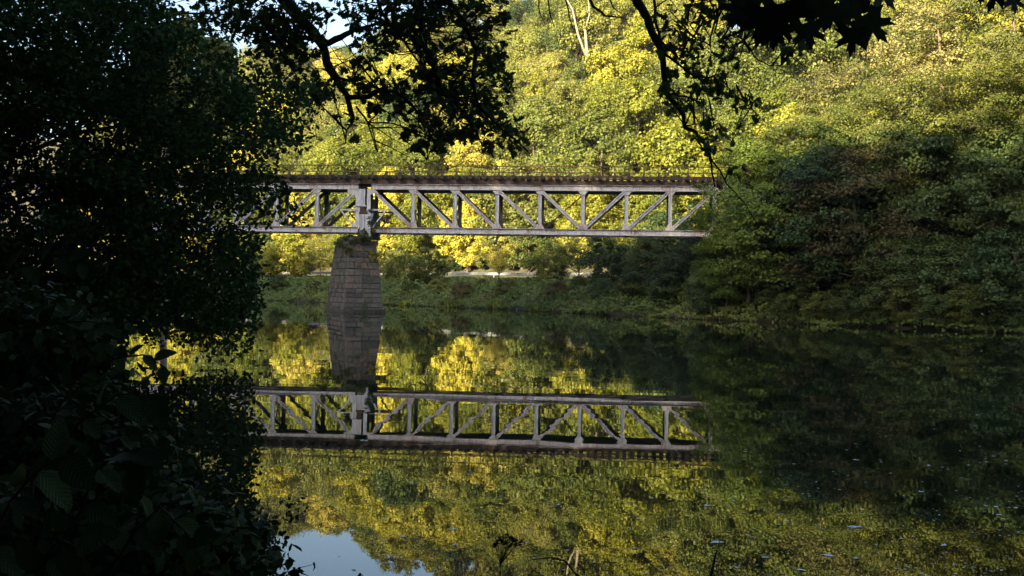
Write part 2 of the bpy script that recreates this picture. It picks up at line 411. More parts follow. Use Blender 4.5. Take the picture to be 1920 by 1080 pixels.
def crown_mesh(name, seed, H, R, base, nc, nl, ls, flat=.75, cr=.24, shape='egg', leaf=RH, droop=0, up=.5):
    rng = np.random.default_rng(seed)
    d = rng.normal(size=(nc, 3)); d /= np.linalg.norm(d, axis=1)[:, None]
    q = .50 + .50 * rng.random(nc) ** .55
    lob = 1 + .22 * np.sin(np.arctan2(d[:, 1], d[:, 0]) * 3 + seed) + .12 * np.sin(d[:, 2] * 7 + seed * 2)
    zc = (H + base) / 2; hz = (H - base) / 2
    z = d[:, 2] * q
    if shape == 'cone': wide = np.clip(.95 - .75 * z, .15, 1.3)
    elif shape == 'dome': wide = np.where(z > 0, 1, 1.0)
    elif shape == 'vase': wide = .8 + .35 * z
    else: wide = 1 - .22 * z
    C = np.stack([d[:, 0] * q * R * lob * wide, d[:, 1] * q * R * lob * wide, zc + z * hz], 1)
    crs = R * cr * (.65 + .7 * rng.random(nc))
    P, N_, ti = clump_leaves(C, crs, flat, nl, rng, d, droop=droop, up=up)
    s = ls * (.7 + .6 * rng.random(len(P)))
    return leaf_mesh(name, P, N_, s, ti, rng, leaf)

def trunk_mesh(name, seed, H, R, base, r0, nlimb=7, lean=.06, n=7):
    rng = random.Random(seed); mb = MB(); pts = []; m = 7
    bx, by = rng.uniform(-1, 1) * lean, rng.uniform(-1, 1) * lean
    for i in range(m):
        u = i / (m - 1); z = -.8 + u * (H * .9 + .8)
        pts.append((bx * z * u + rng.uniform(-.04, .04) * z * .3, by * z * u + rng.uniform(-.04, .04) * z * .3, z))
    rad = [r0 * (1.25 if i == 0 else 1) * (1 - .88 * i / (m - 1)) for i in range(m)]
    mb.tube(pts, rad, n)
    for k in range(nlimb):
        u = rng.uniform(max(.15, base / H), .8); i = min(m - 2, int(u * (m - 1))); p = Vector(pts[i]).lerp(Vector(pts[i + 1]), u * (m - 1) - i)
        a = rng.uniform(0, 6.28); L = R * rng.uniform(.55, .95) * (1.1 - .4 * u)
        e = p + Vector((math.cos(a) * L, math.sin(a) * L, L * rng.uniform(.3, .8)))
        mdl = p.lerp(e, .5) + Vector((rng.uniform(-.1, .1) * L, rng.uniform(-.1, .1) * L, rng.uniform(.0, .12) * L))
        rr = r0 * (1 - .8 * u) * .55
        mb.tube([p, p.lerp(mdl, .5), mdl, e], [rr, rr * .8, rr * .6, rr * .15], 5, cap=False)
    return mb.mesh(name, True)

# hillside kinds
HK = []
specs = [('egg', 15, 4.9, 3.0), ('dome', 13, 5.6, 3.5), ('vase', 16, 5.0, 4.5), ('egg', 12, 4.4, 1.5), ('cone', 15, 4.3, 1.5), ('dome', 17, 6.3, 5.0), ('egg', 18, 5.0, 5.5)]
for i, (sh, H, R, bs) in enumerate(specs):
    HK.append((crown_mesh('crown', 100 + i, H, R, bs, 140, 185, .29, .7, .22, sh), trunk_mesh('trunk', 200 + i, H, R, bs, .26, 8), H, R))

def place(kindmesh, x, y, s, mat, label, cat='tree', group=None, rz=None, bark=None, name='broadleaf_tree', z=None, sxy=1):
    r = empty(name, (x, y, (gz(x, y) if z is None else z)), random.uniform(0, 6.28) if rz is None else rz)
    r.scale = (s * sxy, s * sxy, s)
    tag(r, label, cat, group)
    link('trunk', kindmesh[1], r, bark or BARK); link('crown', kindmesh[0], r, mat)
    return r

def px_of(x, y, z):
    u = x * FPX / y; v = (z - HCAM) * FPX / y + 3
    return 960 + u * math.cos(ROLL) + v * math.sin(ROLL), 540 + u * math.sin(ROLL) - v * math.cos(ROLL)

for me_, tm_, H_, R_ in HK:  # reserve a slot so copies can take their own material
    me_.materials.append(LM['green']); tm_.materials.append(BARK)

# special trees first: px, Y, variant, scale, material, label
taken = []
SPEC = [
 (726, 150, 4, 1.02, 'yellow', 'tall golden yellow tree on the hillside above the railing, just right of the stone pier', None),
 (1245, 150, 1, .92, 'pale', 'cream yellow spreading tree just above the right end of the railing', None),
 (1100, 172, 4, .72, 'yellow', 'small bright yellow tree at the foot of the bare pale trunk', None),
 (1000, 143, 3, .9, 'yellow', 'yellow bushy tree above the middle of the bridge railing', None),
 (860, 150, 3, .98, 'fresh', 'yellow green tree above the railing left of the bridge middle', None),
 (1330, 215, 2, 1.1, 'yellow', 'pale gold tree high on the hill behind the hanging right branch', None),
 (560, 158, 3, .85, 'gold', 'dull gold tree above the railing at its left end by the dark foliage', None),
 (1165, 165, 1, 1.0, 'green', 'round mid green tree behind the cream yellow one', None),
 (1060, 205, 5, 1.15, 'green', 'broad dense oak like crown right of the pale trunk high on the hill', None),
 (575, 250, 3, .8, 'pale', 'pale hazy tree on the skyline seen through the dark branches', None),
 (1470, 118, 1, 1.15, 'fresh', 'fresh green tree filling the gap right of the hanging branch', None),
 (1410, 100, 3, 1.0, 'fresh', 'bright green tree above the right end of the bridge', None),
]
for px, Y, k, s, m, lab, g in SPEC:
    p = at(px, 400, Y); place(HK[k], p[0], Y, s, LM[m], lab); taken.append((p[0], Y, 3.6))

# bare pale trunk on the hill
p = at(1096, 300, 182); x0, y0 = p[0], p[1]; zb = gz(x0, y0)
r = empty('oak_tree', (x0, y0, zb)); tag(r, 'tree with a bare pale forked trunk standing out on the hillside', 'tree')
mb = MB(); mb.tube([(0, 0, -.5), (.1, 0, 5), (.1, -.1, 10), (-.3, -.2, 14.5)], [.42, .36, .30, .2], 9)
mb.tube([(.1, 0, 9.2), (-1.6, -.3, 13.5), (-2.7, -.5, 18.0), (-4.2, -.4, 20.5)], [.22, .2, .15, .06], 7)
mb.tube([(-.3, -.2, 14.5), (.4, -.3, 17), (.2, 0, 20)], [.2, .13, .06], 7)
mb.tube([(.1, 0, 8), (1.4, -.3, 10.2), (1.8, -.5, 12)], [.12, .09, .04], 6)
mb.tube([(-2.7, -.5, 17.6), (-4.6, -.6, 18.0)], [.09, .03], 5)
mb.build('trunk', BARKL, r, True)
me_ = crown_mesh('crown', 777, 22, 5.0, 11, 90, 100, .42, .7, .24, 'egg')
# crown pushed behind the trunk so the bare stem shows
cv = np.empty(len(me_.vertices) * 3, np.float32); me_.vertices.foreach_get('co', cv); cv = cv.reshape(-1, 3); cv[:, 1] += 3.6; cv[:, 0] += 1.0; me_.vertices.foreach_set('co', cv.ravel())
link('crown', me_, r, LM['green']); taken.append((x0, y0, 5.2)); taken.append((x0 - 1, y0 - 9, 4))

# the wood itself
zones = [(0, 480, 'behind the dark left canopy'), (480, 760, 'above the stone pier'), (760, 1060, 'above mid bridge'), (1060, 1360, 'above the right bridge half'), (1360, 2000, 'behind the right bank trees')]
cname = {'green': 'mid green', 'olive': 'olive green', 'fresh': 'fresh green', 'yellow': 'yellow', 'gold': 'golden', 'pale': 'cream yellow', 'dark': 'dark green'}
rows = [(26, 50, 'low'), (50, 82, 'half way up'), (82, 400, 'high')]
count = 0; rr = random.Random(21)
dd = 29.5
while dd < 150:
    step = 7.8 if dd < 60 else 9.6
    line = offset_line(FB, dd, 1.0); s = 0.0
    while s < len(line) - 1:
        x, y = line[int(s)]; s += step * rr.uniform(.85, 1.2)
        x += rr.uniform(-1.6, 1.6); y += rr.uniform(-1.8, 1.8)
        if y < 70 or y > 330: continue
        z = gz(x, y); a, c = px_of(x, y, z + 12)
        if a < 200 or a > 1960 or (a > 1480 and dd > 75): continue
        if any((x - tx) ** 2 + (y - ty) ** 2 < tr * tr for tx, ty, tr in taken): continue
        if dd > 128 and rr.random() < .5: continue
        w = rr.random(); hi = dd > 95
        pool = ([('green', .42), ('olive', .24), ('fresh', .12), ('yellow', .08), ('gold', .06), ('dark', .08)] if not hi else [('olive', .40), ('green', .40), ('gold', .06), ('yellow', .05), ('dark', .09)])
        if dd < 46: pool = [('fresh', .54), ('green', .28), ('yellow', .05), ('olive', .11), ('gold', .02)]
        for kmat, pr in pool:
            w -= pr
            if w <= 0: break
        k = rr.randrange(7) if dd > 40 else rr.choice([1, 3, 3, 0])
        zn = next((t_ for lo, h_, t_ in zones if lo <= a < h_), zones[-1][2]); rw = next(t_ for lo, h_, t_ in rows if lo <= dd < h_)
        lab = f"{cname[kmat]} tree {rw} on the hillside {zn}"
        place(HK[k], x, y, rr.uniform(.78, 1.32), LM[kmat], lab, group=f"{cname[kmat]} trees {rw} of the hill {zn}", rz=rr.uniform(0, 6.28)); count += 1
    dd += step * .93
print('hill trees', count)

# ------------------------------------------------------------------ right bank trees (nearer, finer leaves)
RK = []
rspec = [('dome', 5.2, 2.7, .1, 95, 130, .15, .45, .27, .25), ('dome', 9.5, 3.7, 1.2, 130, 190, .165, .38, .25, .3), ('egg', 15, 4.3, 4.0, 150, 190, .17, .42, .24, .3),
         ('dome', 18, 5.2, 6.5, 170, 190, .17, .4, .22, .3), ('vase', 20, 4.8, 8.0, 150, 190, .17, .38, .22, .3), ('egg', 7.5, 3.0, .6, 110, 160, .15, .4, .26, .3)]
for i, (sh, H, R, bs, nc, nl, ls, fl, cr, dr) in enumerate(rspec):
    RK.append((crown_mesh('crown', 300 + i, H, R, bs, nc, nl, ls, fl, cr, sh, droop=dr, up=.8), trunk_mesh('trunk', 400 + i, H, R, bs, .10 + .012 * H, 11, .05, 8), H, R))
    RK[-1][0].materials.append(LM['dark']); RK[-1][1].materials.append(BARK)

def bank_pt(px, d):
    """ground point d metres behind the far waterline on the bearing of photo column px"""
    k = (px - 960) / FPX
    ys = np.linspace(35, 160, 1200); P = np.stack([ys * k, ys], 1); D = sdist(P, FB)
    i = int(np.argmax(D >= d)); return P[i]
RB = [ # px, d, kind, scale, mat, label
 (1338, 3.0, 0, .75, 'blue', 'low dark green shrub at the water under the right end of the bridge'),
 (1390, 2.4, 0, .85, 'maple', 'leafy green shrub on the waterline, leftmost of the right bank thicket'),
 (1450, 2.2, 5, .75, 'blue', 'dusky blue green shrub leaning over the water'),
 (1500, 1.8, 0, 1.0, 'dark', 'drooping dark green shrub over the water left of the one with leaning stems'),
 (1560, 2.4, 5, .8, 'blue', 'dusky shrub with thin leaning stems at the water'),
 (1615, 1.6, 0, .72, 'dark', 'low dark green shrub touching the water right of the shrub with leaning stems'),
 (1668, 1.8, 0, .8, 'dark', 'dark low shrub on the waterline of the right bank'),
 (1722, 2.0, 0, .68, 'blue', 'small ferny shrub on the waterline below the leaning trunks'),
 (1790, 1.8, 0, .95, 'blue', 'blue green shrub in front of the leaning trunks'),
 (1850, 1.6, 5, .7, 'dark', 'dark green shrub by the water near the right edge'),
 (1905, 1.6, 0, 1.1, 'blue', 'large blue green shrub at the right edge of the water'),
 (1290, 5.5, 5, .72, 'dark', 'dark bushy tree under the last bridge panel'),
 (1215, 6.5, 5, .72, 'dark', 'dark bush on the bank under the bridge, second from the right end'),
 (1352, 6.5, 5, .95, 'dark', 'dark tree whose crown hides the end of the bottom chord'),
 (1402, 5.0, 1, .95, 'maple', 'bright green maple whose layered boughs hide the end of the bridge'),
 (1475, 6.5, 1, 1.4, 'green', 'layered green tree right of the bright maple'),
 (1550, 6.0, 1, 1.35, 'dark', 'dark green tree in the middle of the right bank'),
 (1650, 7.0, 1, 1.3, 'dark', 'tall dark tree in the middle of the right bank'),
 (1710, 5.5, 1, 1.35, 'dark', 'dim green tree right of the tall dark one'),
 (1768, 7.5, 1, 1.3, 'dark', 'dark leaved tree left of the leaning trunks'),
 (1835, 8.5, 1, 1.3, 'blue', 'dark blue green tree behind the leaning trunks'),
 (1915, 6.0, 1, 1.25, 'dark', 'dense dark tree at the right edge of the photograph'),
 (1362, .9, 1, .66, 'maple', 'leafy green tree at the waterline whose crown covers the right end of the bridge'),
 (1405, 1.6, 2, .84, 'maple', 'tall slim green tree rising in front of the right end of the deck'),
 (1450, 1.2, 1, 1.22, 'maple', 'tall bright green tree leaning over the water in front of the bridge end'),
 (1520, 1.6, 1, 1.2, 'blue', 'dusky tree leaning over the water right of the tall bright one'),
 (1600, 1.6, 1, 1.15, 'brown', 'brownish tree leaning over the water near the middle of the right bank'),
 (1690, 1.0, 5, .8, 'dark', 'dark leaning shrub tree at the water left of the three pale stems'),
 (1320, .5, 0, .5, 'blue', 'small dusky shrub trailing in the water just left of the thicket'),
 (1478, .3, 0, .55, 'dark', 'small dark shrub trailing in the water below the dusky leaning tree'),
 (1535, .3, 0, .6, 'green', 'small green shrub trailing in the water, second from the thicket start'),
 (1585, .3, 0, .5, 'dark', 'low dark shrub trailing in the water at the middle of the right bank'),
 (1640, .3, 0, .55, 'blue', 'low blue green shrub trailing in the water right of the middle'),
 (1700, .3, 0, .5, 'olive', 'ferny olive shrub trailing in the water'),
 (1760, .3, 0, .6, 'dark', 'dark shrub trailing in the water left of the pale stems'),
 (1825, .3, 0, .55, 'green', 'small green shrub trailing in the water below the pale stems'),
 (1885, .3, 0, .6, 'dark', 'dark shrub trailing in the water near the right edge'),
 (1545, 6.5, 3, .80, 'green', 'tall rounded green tree with its top in the sun, right of the bridge end'),
 (1695, 7.0, 3, .86, 'olive', 'tall olive tree with its top in the sun above the dark thicket'),
 (1640, 9.0, 4, .80, 'green', 'narrow tall green tree between two broad sunlit tops'),
 (1835, 7.0, 3, .92, 'green', 'tall green tree with sunlit crown left of the corner trees'),
 (1925, 8.5, 4, .88, 'olive', 'tall olive crowned tree cut by the right edge'),
 (1438, 12, 2, .82, 'fresh', 'tall sunlit green tree standing right of the bridge end'),
 (1500, 13, 2, .93, 'feather', 'feathery gold tree with a domed top right of the bridge'),
 (1585, 12, 2, .9, 'olive', 'tall olive tree with sunlit top, behind the brownish tree'),
 (1670, 13.5, 3, .86, 'olive', 'tall broad tree with a forked trunk, left of the bare stems'),
 (1750, 12.5, 4, .86, 'feather', 'tall feathery tree with a long visible trunk and side limbs'),
 (1845, 13, 3, .82, 'olive', 'tall tree with shaded lower crown near the right edge'),
 (1935, 12, 2, 1.0, 'olive', 'tall olive tree partly cut by the right edge'),
 (1560, 34, 4, .95, 'olive', 'olive leaved tree behind the domed feathery tree'),
 (1640, 33, 3, .95, 'green', 'green tree on the slope behind the forked trunk'),
 (1720, 31, 4, 1.0, 'feather', 'gold tree on the slope reaching the top edge of the photograph'),
 (1800, 32, 3, 1.0, 'green', 'wide green tree on the slope at the upper right'),
 (1885, 29, 4, 1.0, 'feather', 'gold tree with a tall pale trunk at the upper right corner'),
 (1970, 30, 3, 1.0, 'olive', 'olive tree cut by the upper right corner'),
]
for px, d, k, s, m, lab in RB:
    x, y = bank_pt(px, d)
    r = place(RK[k], x, y, s, LM[m], lab, cat='shrub' if k == 0 else 'tree', name='bank_shrub' if k == 0 else 'bank_tree', bark=BARKL if k == 4 else None)
    taken.append((x, y, 2))

def stemmed(px, d, H, R_, base, r0, bark, mat, lab, fork, seed):
    x, y = bank_pt(px, d); r = empty('tall_tree', (x, y, gz(x, y))); tag(r, lab, 'tree')
    mb = MB(); rg = random.Random(seed)
    P = [(0, 0, -.5), (.05, 0, H * .3), (-.1, 0, H * .55), (.1, 0, H * .78), (.0, .6, H * .95)]
    mb.tube(P, [r0, r0 * .85, r0 * .7, r0 * .45, .05], 9); mb.build('trunk', bark, r, True)
    for a, L, u in fork:
        p = Vector(P[1]).lerp(Vector(P[3]), (u - .3) / .48); e = p + Vector((math.cos(a) * L, -.5, math.sin(a) * L)); m_ = p.lerp(e, .5) + Vector((0, -.1, -.12 * L))
        mb = MB(); mb.tube([p, m_, e, e + Vector((math.cos(a + .7) * L * .3, 0, math.sin(a + .7) * L * .3))], [r0 * .4, r0 * .28, r0 * .15, .02], 6); mb.build('limb', bark, r, True)
    me = crown_mesh('crown', seed, H + 1.5, R_, base, 150, 130, .19, .4, .24, 'vase', droop=.3, up=.8)
    cv = np.empty(len(me.vertices) * 3, np.float32); me.vertices.foreach_get('co', cv); cv = cv.reshape(-1, 3)
    cv[:, 1] += R_ * .5; me.vertices.foreach_set('co', cv.ravel()); link('crown', me, r, LM[mat])
BARKM = plain('bark_warm', [(.3, (.07, .052, .035)), (.7, (.15, .11, .075))], 2, .85, .5, 12, stretch=(3, 3, .6))
stemmed(1756, 9.5, 20, 4.6, 8.5, .24, BARKM, 'feather', 'tall tree with a long straight bare trunk and side limbs on the right bank', [(2.5, 2.4, .62), (.8, 2.2, .60), (2.8, 3.0, .7), (.4, 2.6, .72)], 901)
stemmed(1892, 12.5, 22, 4.4, 12, .20, BARKM, 'olive', 'tall tree with a slim pale trunk running out of the top right corner', [(2.7, 3.0, .7), (.6, 2.0, .66)], 902)
stemmed(1588, 15, 17, 4.0, 7, .17, BARKM, 'feather', 'tree with a kinked pale upper trunk behind the domed feathery tree', [(2.3, 1.6, .6), (.9, 1.8, .66), (2.6, 1.6, .74)], 903)

x, y = bank_pt(305, 21); r = empty('birch_tree', (x, y, gz(x, y))); tag(r, 'slim pinkish sunlit trunk glimpsed through the dark tree and mirrored in the river', 'tree')
mb = MB(); mb.tube([(0, 0, -.3), (.1, 0, 4), (0, 0, 9), (.2, 0, 13)], [.13, .12, .09, .03], 8); mb.build('trunk', plain('bark_birch', [(.3, (.42, .30, .24)), (.62, (.55, .42, .36)), (.75, (.12, .09, .08))], 3, .8, stretch=(1, 1, 3)), r, True)
me = crown_mesh('crown', 55, 14, 2.4, 8.5, 60, 90, .3, .7, .28); cv = np.empty(len(me.vertices) * 3, np.float32); me.vertices.foreach_get('co', cv); cv = cv.reshape(-1, 3); cv[:, 1] += 2; me.vertices.foreach_set('co', cv.ravel()); link('crown', me, r, LM['olive'])
# leaning pale stems near the right edge, a bare hanging limb
def stem_tree(px, d, pts, rad, lab, mat=BARKL):
    x, y = bank_pt(px, d); r = empty('leaning_tree', (x, y, gz(x, y))); tag(r, lab, 'tree')
    for q, rd in zip(pts, rad):
        mb = MB(); mb.tube(q, rd, 8); mb.build('trunk', mat, r, True)
    cm = crown_mesh('crown', int(px), 10.5, 2.6, 5.6, 60, 120, .18, .4, .28, 'dome', droop=.3)
    link('crown', cm, r, LM['blue'])
stem_tree(1868, 3.2, [[(0, 0, -.3), (-.1, 0, 2), (-.3, 0, 4.2), (-.4, .2, 7.5)], [(-.35, .1, -.3), (-.8, .1, 2), (-1.1, .2, 4.0)], [(.6, .3, -.3), (.3, .4, 2.2), (.25, .5, 5), (.3, .5, 8)]],
          [[.17, .14, .12, .05], [.1, .08, .03], [.2, .16, .13, .06]], 'three leaning pale stems rising together from the right bank', BARK)
x, y = bank_pt(1800, 11); r = empty('dead_branch', (x, y, 0)); tag(r, 'long bare pale branch hanging in an arc on the upper right', 'branch')
pp = [at(a, c, 66) - np.array([x, y, 0]) for a, c in ((1845, 205), (1832, 240), (1815, 272), (1800, 300), (1772, 330))]
mb = MB(); mb.tube(pp, [.03, .035, .03, .025, .015], 6); mb.build('limb', BARKL, r, True)

# ------------------------------------------------------------------ far bank: undergrowth and bushes
def bank_cover():
    rng = np.random.default_rng(8); n = 190000
    L = offset_line(FB, 0, 1.0); keep = (L[:, 1] > 44) & (L[:, 1] < 175); L = L[keep]
    T = np.gradient(L, axis=0); T /= np.hypot(T[:, 0], T[:, 1])[:, None]; N2 = np.stack([T[:, 1], -T[:, 0]], 1)
    i = rng.integers(0, len(L), n); d = rng.random(n) ** 1.25 * 16.5 - .55
    P = L[i] + N2[i] * d[:, None] + rng.normal(size=(n, 2)) * .4
    z = ground(P[:, 0], P[:, 1]); D = sdist(P, FB)
    hum = vnoise(P[:, 0] * .5, P[:, 1] * .5, 7) ** 1.5 * 1.7 + vnoise(P[:, 0] * 1.6, P[:, 1] * 1.6, 9) * .5
    top = hum * np.interp(D, [-1, .3, 2, 8, 12, 17], [.2, .55, 1.2, .8, .3, .1])
    zz = np.maximum(z, -.02) + top * (rng.random(n) ** .4) + .03
    ok = D > -.9 + .8 * vnoise(P[:, 0] * .6, P[:, 1] * .6, 12)
    C = np.stack([P[:, 0], P[:, 1], zz], 1)[ok]; m = len(C)
    N_ = rng.normal(size=(m, 3)) * .8 + np.array([-.25, -.45, .7])
    ti = np.clip(vnoise(C[:, 0] * .35, C[:, 1] * .35, 5) * .6 + rng.random(m) * .4, 0, 1)
    return leaf_mesh('bank_undergrowth', C, N_, .16 + .14 * rng.random(m), ti, rng)
o = link('bank_undergrowth', bank_cover(), None, LM['bank']); tag(o, 'tangled brambles, grass and nettles covering the far river bank', 'undergrowth', kind='stuff')

BK = []
for i, (sh, H, R, bs, nc, nl, ls) in enumerate([('dome', 4.2, 2.3, .2, 80, 110, .2), ('egg', 6.0, 2.6, .8, 80, 110, .2), ('vase', 6.6, 2.7, 1.6, 55, 80, .17)]):
    BK.append((crown_mesh('crown', 500 + i, H, R, bs, nc, nl, ls, .6, .25, sh, up=.6), trunk_mesh('trunk', 600 + i, H, R, bs, .09, 12, .1, 6), H, R))
    BK[-1][0].materials.append(LM['green']); BK[-1][1].materials.append(BARK)
for px, d, k, s, m, lab in [
 (545, 12, 0, 1.5, 'fresh', 'bright green rounded bush left of the stone pier'),
 (520, 3, 0, .5, 'green', 'low green bush on the waterline left of the pier'),
 (590, 2.5, 0, .4, 'brown', 'low brownish bush on the waterline left of the pier'),
 (770, 2.5, 0, .42, 'green', 'low green bramble mound just right of the pier'),
 (820, 5, 0, .42, 'olive', 'olive bramble mound below the left end of the open guardrail'),
 (868, 2.2, 0, .45, 'brown', 'reddish brown bramble mound at the middle of the far bank'),
 (905, 6, 0, .36, 'green', 'green bramble mound under the gold sapling'),
 (950, 2.5, 0, .5, 'olive', 'olive bramble mound at the water right of the reddish one'),
 (1000, 5.5, 0, .45, 'green', 'green bramble mound left of the leafy sapling'),
 (1045, 2.2, 0, .5, 'brown', 'brownish mound of bramble at the water right of centre'),
 (1090, 5, 0, .5, 'green', 'green mound between the saplings and the dark bushes'),
 (1130, 2.2, 0, .55, 'blue', 'dusky green mound at the water below the dark bushes'),
 (1190, 3, 0, .7, 'green', 'shaded green mound below the dark bushes under the bridge'),
 (1245, 2.2, 0, .7, 'dark', 'dark mound at the waterline left of the right bank thicket'),
 (600, 12, 2, 1.0, 'olive', 'sparse olive willow with thin leaning stems just left of the pier'),
 (500, 12, 0, .9, 'green', 'green bush at the edge of the dark left canopy'),
 (760, 8, 0, .95, 'green', 'dark green bush just right of the pier'),
 (805, 9, 1, .75, 'green', 'upright green bush second right of the pier'),
 (735, 13, 1, .8, 'olive', 'olive bush behind the right side of the pier'),
 (935, 12, 2, .82, 'gold', 'thin stemmed gold leaved sapling in front of the guardrail'),
 (1030, 10, 1, .85, 'green', 'leafy green sapling hiding the right part of the guardrail'),
 (1085, 12, 2, .9, 'olive', 'loose olive sapling right of the guardrail'),
 (1140, 8, 1, .9, 'dark', 'dark green bush left of the dark bushes under the bridge'),
 (1180, 11, 1, 1.0, 'green', 'shaded bush under the bridge three panels from its right end'),
 (1255, 9, 1, 1.05, 'dark', 'tall dark bush below the second last bridge panel'),
 (1290, 14, 1, 1.3, 'dark', 'tall dark tree seen through the last bridge panel'),
 (1235, 16.5, 1, 1.15, 'blue', 'blue green tree seen through the second last bridge panel'),
 (855, 30, 0, .42, 'dark', 'small round dark bush behind the guardrail'),
]:
    x, y = bank_pt(px, d); place(BK[k], x, y, s, LM[m], lab, cat='bush', name='bank_bush')

# shrubs along the foot of the wooded slope behind the road
rz_ = random.Random(5); k = 0
line = offset_line(FB, 30.5, 1.0); s_ = 0.0
while s_ < len(line) - 1:
    x, y = line[int(s_)]; s_ += rz_.uniform(3.2, 4.6)
    if y < 75 or y > 190: continue
    a, c = px_of(x, y, 4)
    if a < 450 or a > 1500: continue
    m_ = rz_.choice(['fresh', 'fresh', 'green', 'olive', 'yellow']); k += 1
    where = 'left of the pier' if a < 620 else 'behind the guardrail' if a < 1150 else 'behind the dark bushes'
    place(BK[rz_.randrange(3)], x + rz_.uniform(-1, 1), y + rz_.uniform(-1, 1), rz_.uniform(.8, 1.25), LM[m_], f"{cname[m_]} shrub at the foot of the slope {where}", cat='shrub', group=f"{cname[m_]} shrubs at the foot of the slope {where}", name='slope_shrub')

# grass tufts at the water
def tuft_mesh(seed):
    rng = np.random.default_rng(seed); n = 260
    a = rng.random(n) * 6.28; r = rng.random(n) ** .5 * .55
    C = np.stack([np.cos(a) * r * 1.6, np.sin(a) * r * .7, .12 + rng.random(n) * .28 * (1 - r)], 1)
    N_ = np.stack([np.cos(a), np.sin(a), .25 + 0 * a], 1) + rng.normal(size=(n, 3)) * .4
    T = np.stack([np.cos(a) * .4, np.sin(a) * .4, 1 + 0 * a], 1)
    return leaf_mesh('grass', C, N_, .3 + .15 * rng.random(n), rng.random(n), rng, np.array([(-.5, .06, 0), (0, .07, 0), (.6, 0, .1), (0, -.07, 0), (-.5, -.06, 0)]), T)
TM = tuft_mesh(1)
for i, px in enumerate((738, 762, 845, 935, 1012, 1088, 1120)):
    x, y = bank_pt(px, .15); o = link('grass_tuft', TM, None, LM['fresh']); o.location = (x, y, .0); o.rotation_euler = (0, 0, -.75 + .3 * random.random()); s = random.uniform(.9, 1.6); o.scale = (s, s, s)
    tag(o, 'bright green grass tuft hanging to the water on the far bank', 'grass tuft', 'grass tufts along the far waterline')

# ------------------------------------------------------------------ guardrail, marker posts, house
gl = offset_line(FB, 18.6, 1.0)
sel = np.array([(x, y) for x, y in gl if y > 84 and y < 185])
gr = empty('guardrail', (sel[0][0], sel[0][1], 3.0)); tag(gr, 'long pale steel guardrail beside the road behind the far bank', 'guardrail')
o0 = np.array([sel[0][0], sel[0][1], 3.0])
for k in range(0, len(sel) - 4, 4):
    mb = MB()
    a, c = np.array([*sel[k], 3.0]) - o0, np.array([*sel[k + 4], 3.0]) - o0
    dv = (c - a) / np.linalg.norm(c - a); nn = np.array([dv[1], -dv[0], 0]) * -1
    prof = [(.00, .44), (.05, .50), (.0, .57), (.0, .61), (.05, .68), (.0, .76)]
    prof += [(-.006, .76), (.044, .68), (-.006, .61), (-.006, .57), (.044, .50), (-.006, .44)]
    mb.prism([tuple(a + nn * u + np.array([0, 0, w])) for u, w in prof], tuple((c - a) * .998)); mb.build('rail_beam', ZINC, gr)
PM = MB(); PM.box((0, 0, .2), (.1, .06, .92)); PMm = PM.mesh('post'); PMm.materials.append(ZINC)
for k in range(0, len(sel), 2):
    o = link('post', PMm, gr); p = np.array([*sel[k], 3.0]) - o0; o.location = (p[0] + .06, p[1] + .06, .02)
for px, lab in ((497, 'white roadside marker post left of the green bush'), (741, 'white roadside marker post just right of the pier'), (872, 'white roadside marker post above the middle of the guardrail')):
    x, y = bank_pt(px, 19.4 if px > 600 else 19.0); r = empty('marker_post', (x, y, 3.0)); tag(r, lab, 'marker post')
    mb = MB(); mb.tube([(0, 0, -.1), (0, 0, .95)], .07, 8); mb.build('post', WHITEP, r)
    mb = MB(); mb.tube([(0, 0, .95), (0, 0, 1.12)], .072, 8); mb.build('band', BLACKP, r)
    mb = MB(); mb.tube([(0, 0, 1.12), (0, 0, 1.22)], [.07, .03], 8); mb.build('cap', WHITEP, r)

hx, hy = bank_pt(1872, 33); hr = empty('house', (hx, hy, gz(hx, hy) - 1.5), math.radians(-38)); tag(hr, 'pale house glimpsed through the trees near the right edge', 'house')
mb = MB(); mb.box((0, 0, 4.2), (15, 8, 8.4)); mb.build('wall', PLASTER, hr)
mb = MB(); mb.prism([(-8, -4.7, 8.3), (-8, 4.7, 8.3), (-8, 0, 12)], (16, 0, 0)); mb.build('roof', ROOFM, hr)
wmb = MB(); wmb.box((0, -.03, 0), (1.1, .1, 1.4)); wme = wmb.mesh('window'); wme.materials.append(GLASS)
fmb = MB()
for q in ((-.6, 0, .1, 1.6), (.6, 0, .1, 1.6), (0, .75, 1.3, .1), (0, -.75, 1.3, .1), (0, 0, .07, 1.4)): fmb.box((q[0], -.08, q[1]), (q[2], .1, q[3]))
fme = fmb.mesh('frame'); fme.materials.append(WHITEP)
for i in range(5):
    for zz in (3.0, 6.2):
        w = link('window', wme, hr); w.location = (-6 + 3 * i, -4.0, zz); f = link('frame', fme, w)

# ------------------------------------------------------------------ bridge
TH = math.radians(5.8); BO = Vector((-11.35, 76.0, 0))
bx = Vector((math.cos(TH), -math.sin(TH), 0)); by = Vector((math.sin(TH), math.cos(TH), 0)); WD = 2.5
br = empty('railway_bridge', (BO.x, BO.y, 6.05), -TH); tag(br, 'white and rust steel truss railway bridge with a rusty handrail, crossing the river', 'bridge')
# local frame: x along bridge, y away from viewer, z up from 6.05
ZB0, ZB1, ZT0, ZT1 = 0.0, .42, 3.28, 3.68
Rn = [.58 + 3.205 * i for i in range(11)]
Ln = [-.45 - 3.205 * i for i in range(11)]

